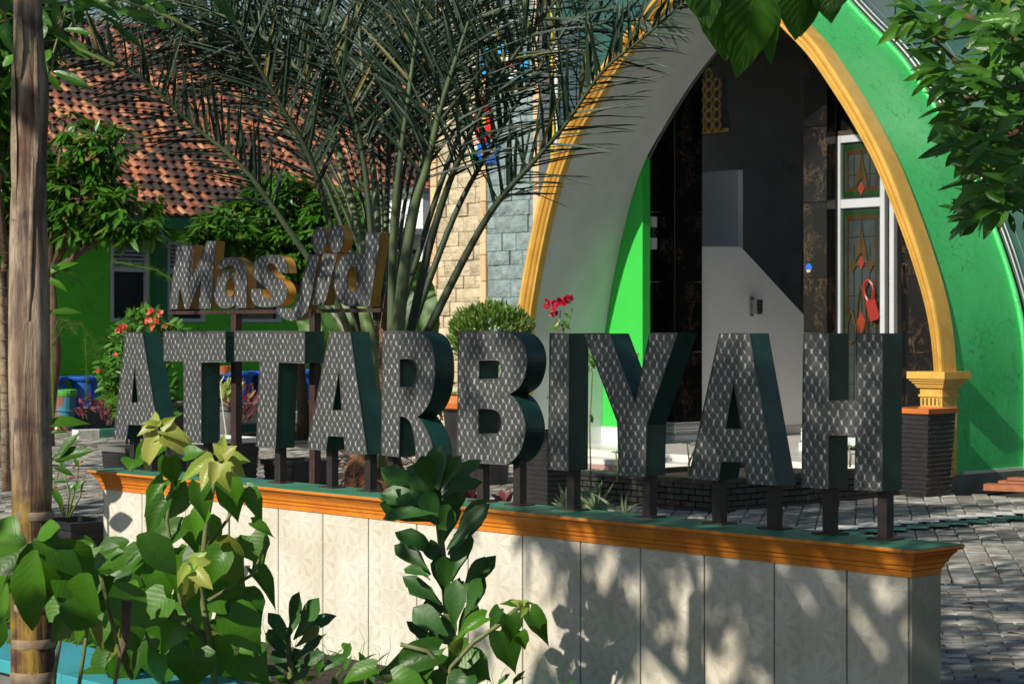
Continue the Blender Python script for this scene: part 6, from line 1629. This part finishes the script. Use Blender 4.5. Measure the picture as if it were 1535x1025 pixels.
lp_ = thing('broad_leaf_plant', 'broad dark-green leaved plant across the foot of the ringed trunk', 'plant', P(60, 1150, 5.2))
Bv = [(130, 430, 215, 690, 200), (150, 460, 75, 810, 150), (140, 420, 335, 490, 110), (110, 430, -60, 420, 140), (110, 440, -20, 560, 150), (80, 400, -40, 330, 110), (160, 470, 200, 700, 140), (350, 480, 240, 700, 190), (340, 500, 500, 480, 90), (160, 400, 245, 360, 70), (240, 420, 390, 590, 150), (380, 560, 300, 760, 170), (330, 700, 210, 850, 90), (520, 470, 330, 500, 80), (230, 540, 400, 650, 170), (430, 760, 360, 870, 130), (110, 430, 30, 470, 90), (420, 470, 500, 440, 40), (250, 700, 420, 760, 150), (30, 600, -20, 790, 60), (480, 600, 600, 780, 150), (300, 640, 200, 760, 140)]
for x0, y0, x1, y1, w_ in Bv:
    L_ = math.hypot(x1 - x0, y1 - y0); put_leaf(lp_, 'oval', cs(x0, y0, 0, 660, 2.808), cs(x1, y1, 0, 660, 2.808), U(4.9, 5.35), wsc=1.15 * max(0.6, w_ / L_ / 0.54), roll=0.22)
for pth in ([(60, 1150), (90, 960), (60, 840), (45, 812)], [(100, 1150), (130, 950), (120, 850), (60, 812)], [(150, 1150), (180, 980), (150, 860)]):
    mb = MB(); mb.tube([P(x, y, 5.3) for x, y in pth], .0055, 6); mb.build('stem', M['stalk'], lp_, smooth=True)
# dried curled pod
pod = MB(); pod.tube([P(190, 900, 5.2), P(188, 950, 5.2), P(184, 985, 5.2), P(192, 1008, 5.2), P(197, 1018, 5.2)], [.014, .012, .006, .004, .002], 6); pod.build('curled_tip', M['wood'], lp_, smooth=True)
# pale pink flower
for k in range(5):
    put_leaf(lp_, 'oval', (172, 850), (172 + 18 * math.cos(k * 1.25), 850 - 22 * math.sin(k * 1.25) - 8), 7.4, wsc=1.2, nm='petal')
LM['petalp'] = LM['oval0'].copy(); LM['petalp'].materials[0] = M['petal_pink']
for o in bpy.data.objects:
    if o.name.startswith('petal') and o.parent == lp_: o.data = LM['petalp']
# plant with pointed leaves right of trunk, mid
ml = thing('pointed_leaf_plant', 'plant with narrow pointed leaves just right of the ringed trunk', 'plant', P(70, 860, 9.5))
for b, t in (((84, 690), (118, 645)), ((84, 692), (130, 668)), ((80, 700), (112, 712)), ((78, 688), (140, 672)), ((80, 722), (105, 720)), ((60, 640), (128, 640 - 20)), ((70, 470), (122, 465)), ((75, 400), (125, 405)), ((74, 410), (105, 385)), ((75, 650), (95, 640)), ((76, 730), (96, 760)), ((70, 418), (100, 430))):
    put_leaf(ml, 'oval', b, t, 9.5, wsc=0.6)
mb = MB(); mb.tube([P(70, 860, 9.5), P(76, 720, 9.5), P(72, 560, 9.5), P(72, 400, 9.5)], .010, 6); mb.build('stem', M['stalk'], ml)

# filler leaves deeper in the two foreground plants
random.seed(202)
for _ in range(75):
    x, y = U(110, 345), U(760, 1060)
    if y < 760 + abs(x - 280) * .9: continue
    if x > 385 and y < 900: continue
    an = U(0.2, 2.9); L_ = U(45, 85); put_leaf(hp_, 'heart', (x, y), (x + L_ * math.cos(an), y + L_ * math.sin(an)), U(7.1, 7.6), wsc=1.1, roll=.4)
for _ in range(45):
    x, y = U(-20, 210), U(800, 960); an = U(0.2, 2.9); L_ = U(50, 90)
    if y > 930 and x < 240: continue
    put_leaf(lp_, 'oval', (x, y), (x + L_ * math.cos(an), y + L_ * math.sin(an) * .8), U(6.0, 6.4), wsc=1.3, roll=.4)
# waxy spoon-leaved shrub in front of the wall centre
random.seed(111)
wx = thing('waxy_shrub', 'upright shrub with dark waxy spoon-shaped leaves in front of the tiled wall', 'shrub', P(690, 1150, 7.6))
B_ = [(345, 320, 108, 188, 105), (350, 380, 112, 290, 110), (370, 450, 180, 335, 130), (372, 612, 210, 478, 110), (330, 690, 168, 550, 90), (330, 715, 215, 655, 70), (390, 850, 250, 733, 110), (420, 1000, 268, 865, 130), (350, 1060, 242, 935, 85), (345, 300, 292, 125, 110), (368, 290, 350, 105, 100), (375, 300, 340, 180, 120), (385, 290, 432, 128, 70), (388, 290, 500, 138, 75), (395, 330, 558, 232, 85), (400, 360, 520, 215, 90), (385, 545, 440, 365, 120), (415, 590, 610, 362, 95), (430, 740, 500, 498, 100), (485, 800, 592, 618, 60), (500, 910, 597, 722, 95), (400, 790, 368, 600, 110), (448, 960, 455, 757, 110), (470, 1030, 560, 850, 80), (370, 360, 250, 230, 110), (372, 420, 120, 380, 95), (378, 480, 300, 300, 110), (410, 880, 320, 840, 120), (440, 1060, 400, 900, 120), (390, 470, 470, 300, 100), (360, 250, 240, 165, 90), (430, 1040, 350, 960, 110), (380, 660, 330, 560, 90), (450, 870, 520, 760, 90)]
for x0, y0, x1, y1, w_ in B_:
    L_ = math.hypot(x1 - x0, y1 - y0); put_leaf(wx, 'waxy', cs(x0, y0, 540, 640, 3.2), cs(x1, y1, 540, 640, 3.2), U(7.45, 7.75), wsc=0.95 * max(0.85, w_ / L_ / 0.40), roll=0.35)
    dx_, dy_ = U(-14, 14), U(-20, 20); put_leaf(wx, 'waxy', cs(x0 + dx_, y0 + dy_ + 20, 540, 640, 3.2), cs(x1 + dx_ * 3, y1 + dy_ - 10, 540, 640, 3.2), U(7.55, 7.9), wsc=0.95, roll=0.5)
mb = MB(); mb.tube([P(x, y, 7.65) for x, y in ((692, 1150), (680, 980), (670, 900), (662, 820), (655, 760), (655, 710))], [.022, .02, .018, .014, .012, .008], 8); mb.build('stem', M['stalk'], wx, smooth=True)
wx2 = thing('waxy_shrub', 'low dark shrub with narrow upright leaves left of centre at the bottom', 'shrub', P(440, 1160, 7.3))
C_ = [(245, 600, 160, 385, 90), (250, 560, 375, 225, 95), (240, 560, 340, 370, 50), (290, 570, 500, 275, 60), (300, 560, 525, 355, 70), (300, 620, 490, 480, 45), (290, 700, 525, 560, 50), (300, 760, 505, 665, 60), (260, 640, 150, 590, 80), (260, 720, 330, 650, 90), (250, 800, 150, 640, 90), (480, 800, 635, 668, 50), (280, 850, 450, 690, 60), (240, 700, 100, 500, 90), (250, 880, 400, 760, 70), (220, 820, 60, 760, 90), (250, 500, 160, 420, 60), (270, 900, 300, 700, 80)]
for x0, y0, x1, y1, w_ in C_:
    L_ = math.hypot(x1 - x0, y1 - y0); put_leaf(wx2, 'waxy', cs(x0, y0, 380, 840, 4.797), cs(x1, y1, 380, 840, 4.797), U(7.15, 7.4), wsc=1.25 * max(0.8, w_ / L_ / 0.40), roll=0.35)
mb = MB(); mb.tube([P(x, y, 7.3) for x, y in ((440, 1160), (436, 1020), (432, 960), (433, 940))], [.016, .012, .010, .006], 7); mb.build('stem', M['stalk'], wx2, smooth=True)
# bright heart leaves at bottom centre
hb_ = thing('heart_leaf_shoot', 'bright heart-leaved shoot at the bottom centre with a branch to the right', 'plant', P(660, 1150, 6.6))
D_ = [(640, 745, 505, 802, 62), (575, 870, 468, 965, 150), (440, 890, 178, 962, 150), (175, 960, 0, 1005, 100), (700, 800, 778, 985, 150), (740, 735, 760, 850, 110), (825, 715, 912, 852, 95), (700, 706, 650, 795, 62), (560, 905, 668, 1010, 130), (440, 960, 560, 1050, 150), (300, 940, 350, 880, 90), (350, 990, 440, 865, 120), (250, 1010, 430, 1060, 140), (790, 800, 800, 890, 70), (780, 690, 700, 680, 40), (500, 850, 560, 900, 90), (380, 1000, 320, 1090, 130), (560, 990, 500, 1090, 140), (100, 1010, 20, 1060, 90), (600, 940, 560, 1050, 120)]
for x0, y0, x1, y1, w_ in D_:
    L_ = math.hypot(x1 - x0, y1 - y0); put_leaf(hb_, 'heart', cs(x0, y0, 500, 660, 2.808), cs(x1, y1, 500, 660, 2.808), U(6.4, 6.8), wsc=1.0 * max(0.65, w_ / L_ / 0.82), roll=0.22)
for x0, y0, x1, y1 in ((790, 690, 760, 670), (800, 690, 815, 668), (805, 690, 840, 672), (795, 695, 800, 730), (805, 695, 830, 730)):
    put_leaf(hb_, 'young', cs(x0, y0, 500, 660, 2.808), cs(x1, y1, 500, 660, 2.808), 6.4, wsc=1.2)
for pth in ([(660, 1150), (675, 1000), (710, 962), (745, 938), (783, 905)], [(672, 1010), (640, 975), (600, 965)], [(660, 1100), (600, 1030), (540, 1000)]):
    mb = MB(); mb.tube([P(x, y, 6.6) for x, y in pth], .008, 6); mb.build('stem', M['stalk'], hb_, smooth=True)
# wisps of grass on the footing
random.seed(121)
gr_ = MB()
for _ in range(260):
    s_ = U(0.4, 5.5); p = W(s_, U(-1.2, -0.02), 0.12); d = Vector((U(-.5, .5), U(-.5, .5), 1)).normalized() * U(.05, .2)
    gr_.tube([p, p + d * .6, p + d + Vector((U(-.04, .04), U(-.04, .04), -.01))], [.0018, .0013, .0005], 3, cap=False)
tag(gr_.build('grass_wisps', M['bush'], None), 'thin grass wisps growing along the foot of the tiled wall', 'grass', kind='stuff')
# low cover in the bed
cv = []
for _ in range(900):
    s_ = U(-2, 4.6); t_ = U(kt + .1, -0.35); p = W(s_, t_, 0.16); cv.append((p + Vector((0, 0, U(0, .10))), Vector((U(-1, 1), U(-1, 1), U(.2, 1))).normalized(), Vector((U(-.5, .5), U(-.5, .5), 1)), U(.05, .11), 1.0))
gc = cloud('ground_cover', None, 'ovalwax0', cv, M['mango']); tag(gc, 'low leafy cover filling the bed between kerb and wall', 'ground cover')

# ---- overhanging leaves: top centre, top left, right
random.seed(131)
ov = thing('overhanging_branch', 'big quilted leaves hanging into the top of the view before the arch', 'branch', P(1130, -150, 5.4))
for b, t, w_ in (((1075, -60), (1105, 78), 100), ((1130, -40), (1128, 92), 78), ((1160, -30), (1138, 82), 40), ((1195, -40), (1205, 55), 70), ((1215, -20), (1222, 50), 30), ((1230, -50), (1258, 14), 60), ((1040, -60), (1065, 40), 60), ((1265, -40), (1240, 12), 40)):
    L_ = math.hypot(t[0] - b[0], t[1] - b[1]); put_leaf(ov, 'quilt', b, t, 5.4, wsc=max(.5, w_ / L_ / .54), roll=.3)
mb = MB(); mb.tube([P(1300, -120, 5.4), P(1180, -70, 5.4), P(1080, -70, 5.4), P(1020, -60, 5.4)], .012, 6); mb.tube([P(1130, -150, 5.4), P(1150, -60, 5.4)], .012, 6); mb.build('twig', M['wood'], ov)
tl_ = thing('overhanging_branch', 'sprays of pale-green oval leaves across the top left corner', 'branch', P(120, -150, 9.0))
for b, t, w_ in (((84, 5), (84, 38), 16), ((75, 48), (118, 62), 14), ((100, 62), (140, 88), 18), ((128, 80), (172, 100), 17), ((70, 110), (92, 136), 14), ((80, 108), (138, 132), 18), ((70, 88), (60, 120), 14), ((60, 20), (62, 60), 22), ((115, 15), (122, 35), 16), ((150, 25), (195, 38), 13), ((190, 20), (240, 30), 16), ((215, 0), (255, 22), 18), ((205, 30), (262, 42), 10), ((255, 25), (290, 48), 10), ((75, 75), (62, 95), 14), ((95, 45), (140, 50), 12), ((140, 10), (180, 15), 14), ((175, 45), (215, 60), 12), ((5, 60), (12, 30), 20), ((5, 100), (25, 80), 20), ((10, 20), (0, -10), 20), ((20, 110), (2, 140), 18), ((0, 45), (20, 68), 14), ((230, 5), (200, 25), 14), ((60, 5), (110, -8), 18)):
    L_ = math.hypot(t[0] - b[0], t[1] - b[1]); put_leaf(tl_, 'ovalwax', b, t, 9.0, wsc=max(.6, w_ / L_ / .46), roll=.7)
for _ in range(90):
    x, y = U(-20, 330), U(-40, 40) ; a = U(-.6, .9); L_ = U(22, 42); put_leaf(tl_, 'ovalwax', (x, y - 20), (x + L_ * math.cos(a), y - 20 + L_ * math.sin(a)), U(8.9, 9.6), wsc=U(.7, 1.0), roll=.7)
mb = MB()
for pth in ([(120, -150), (110, -20), (95, 30), (72, 50)], [(110, -20), (85, 45), (120, 75), (172, 98)], [(110, -20), (180, 0), (250, 25), (300, 50)], [(95, 30), (80, 80), (78, 108)]): mb.tube([P(x, y, 9.0) for x, y in pth], .006, 5)
mb.build('twig', M['stalk'], tl_)

rb2 = thing('leafy_branch', 'dense glossy leafy branch reaching in from the right before the arch', 'branch', P(1720, 150, 6.2))
clus = [(1375, 20, 45), (1440, 15, 40), (1500, 20, 45), (1400, 60, 40), (1470, 60, 45), (1520, 70, 40), (1395, 100, 30), (1450, 120, 50), (1510, 130, 50), (1420, 155, 40), (1480, 180, 50), (1530, 180, 40), (1440, 205, 40), (1500, 225, 45), (1460, 240, 40), (1530, 250, 45), (1425, 210, 28), (1470, 275, 38), (1515, 290, 35), (1445, 330, 12), (1490, 310, 22), (1360, 30, 25)]
nl = 0
for cx_, cy_, r in clus:
    for _ in range(13):
        if nl > 285: break
        a = U(0, 6.28); q = math.sqrt(R()) * r * .7; x = cx_ + q * math.cos(a); y = cy_ + q * math.sin(a) * .8
        an = math.pi + U(-0.9, 0.9) + (0.25 if R() < .4 else -0.35); L_ = U(32, 58)
        put_leaf(rb2, 'ovalwax', (x + L_ * .4, y), (x + L_ * .4 + L_ * math.cos(an), y - L_ * math.sin(an)), U(5.8, 6.5), wsc=U(.55, .8), dy=U(-.08, .08), roll=.8); nl += 1
mb = MB()
for pth in ([(1720, 150), (1600, 140), (1500, 130), (1430, 90), (1375, 35)], [(1600, 140), (1520, 200), (1450, 225)], [(1560, 170), (1530, 280), (1470, 310), (1445, 325)], [(1500, 130), (1450, 150), (1410, 160)], [(1600, 120), (1520, 60), (1440, 20)]): mb.tube([P(x, y, 6.3) for x, y in pth], [.016, .012, .009, .006, .004][:len(pth)], 6)
mb.build('twig', M['wood'], rb2, smooth=True)
bk = []
for _ in range(1500):
    x, y = U(1440, 1640), U(-20, 320)
    if x < 1440 + 60 * abs(math.sin(y * .03)): continue
    bk.append((P(x, y, U(6.6, 7.4)), Vector((U(-1, .2), U(-.5, .5), U(-.8, .6))).normalized(), Vector((U(-.5, .5), -.5, 1)), U(.07, .12), .8))
cloud('shaded_leaves', rb2, 'ovalwax0', bk, M['mango'])

# leafy shoot just outside the left edge whose shadow falls on the left end of the wall
random.seed(404)
so_ = thing('pointed_leaf_plant', 'leafy shoot just outside the left edge whose shadow falls on the wall end', 'plant', W(0.28, -1.0, 0.16))
mb = MB(); mb.tube([W(0.28, -1.0, 0.1), W(0.25, -1.0, 0.8), W(0.22, -1.0, 1.45)], .012, 6); mb.build('stem', M['stalk'], so_)
for k, (dz, du, dh) in enumerate(((1.40, .16, .14), (1.28, .20, .02), (1.15, -.15, .12), (1.12, .24, -.06), (1.0, .14, -.14), (0.98, -.14, -.10), (1.30, -.10, .16), (0.85, .12, -.05), (1.38, .02, .2), (0.78, -.12, .08))):
    p = W(0.24, -1.0, dz); d = UV3 * du + ZZ * dh; link('leaf', LM['oval%d' % (k % 3)], so_, M=frame(p, d, -VV3 + ZZ * .5, d.length * 1.2, .75))
# orange hoop seen between the two Ts
hoop = thing('orange_basket', 'small orange round basket seen between the first two Ts', 'basket', P(336, 551, 24))
mb = MB(); mb.lathe(P(336, 556, 24), [(0.0, -0.03), (0.06, -0.03), (0.095, 0.05), (0.10, 0.06), (0.09, 0.05), (0.05, -0.02)], 18); mb.build('bowl', M['orange_rim'], hoop)
mb = MB(); mb.tube([P(340, 556, 24), P(330, 575, 24), P(335, 620, 24), P(340, 655, 24)], 0.008, 5); mb.build('wire_stand', M['line_w'], hoop)
# dry leaves fallen on the paving
random.seed(303)
drym = leaf_mat('dry_leaf', (0.28, 0.13, 0.04), (0.16, 0.08, 0.03), rough=0.8, trans=0.1)
LM['dry0'] = LM['ovalwax0'].copy(); LM['dry0'].materials[0] = drym
for x, y, lab in ((1440, 905, 'dry brown leaf on the paving just right of the plastered wall end'), (1462, 842, 'dry brown leaf on the paving below the right tip of the cornice'), (1510, 820, 'dry brown leaf on the dark paving near the right edge'), (1475, 734, 'dry brown leaf by the left end of the stacked planks'), (1528, 950, 'dry brown leaf low at the right edge of the paving'), (1290, 760, 'dry brown leaf on the paving between the posts of letter H')):
    p = G(x, y, 0.02); a = U(0, 6.28); L_ = U(.06, .10)
    o = link('fallen_leaf', LM['dry0'], None, M=frame(p, Vector((math.cos(a), math.sin(a), .05)), Vector((U(-.3, .3), U(-.3, .3), 1)), L_, 1.2))
    tag(o, lab, 'fallen leaf', 'dry leaves on the paving')
# ---- trees outside the frame that throw the shade on wall and yard
leafy_tree('shade_tree', 'spreading tree outside the picture that shades the right of the wall', W(8.6, -6.2, 0) + Vector((-1.2, -1.2, 0)),
   [(tuple(W(4.9, -6.0, 5.0)), .8, .8, .6), (tuple(W(6.0, -6.2, 5.2)), 1.0, .9, .7), (tuple(W(6.9, -5.6, 4.8)), .8, .9, .5), (tuple(W(5.2, -7.0, 6.2)), 1.1, 1.0, .7), (tuple(W(6.6, -7.2, 6.0)), 1.0, 1.0, .7), (tuple(W(5.75, -6.2, 2.75)), .45, .45, .40), (tuple(W(4.4, -6.1, 4.75)), .55, .6, .45), (tuple(W(4.2, -6.4, 6.5)), 1.0, .9, .7), (tuple(W(3.4, -6.6, 7.3)), 1.0, .9, .7)], 720, 0.20, 'lance', top=W(7.4, -6.4, 3.2), seed=14, trunk_r=.16, per=7)
leafy_tree('shade_tree', 'spreading tree beyond the left edge that dapples the yard behind the wall', W(-2.5, -4.2, 0),
   [(tuple(W(-2.0, -3.4, 5.4)), 1.9, 1.6, .9), (tuple(W(0.8, -3.2, 5.2)), 1.5, 1.3, .8), (tuple(W(-5.0, -3.2, 5.6)), 1.8, 1.5, 1.0), (tuple(W(3.2, -3.6, 5.6)), 1.3, 1.2, .7)], 520, 0.24, 'lance', top=W(-2.3, -3.9, 4.4), seed=15, trunk_r=.18, per=7)
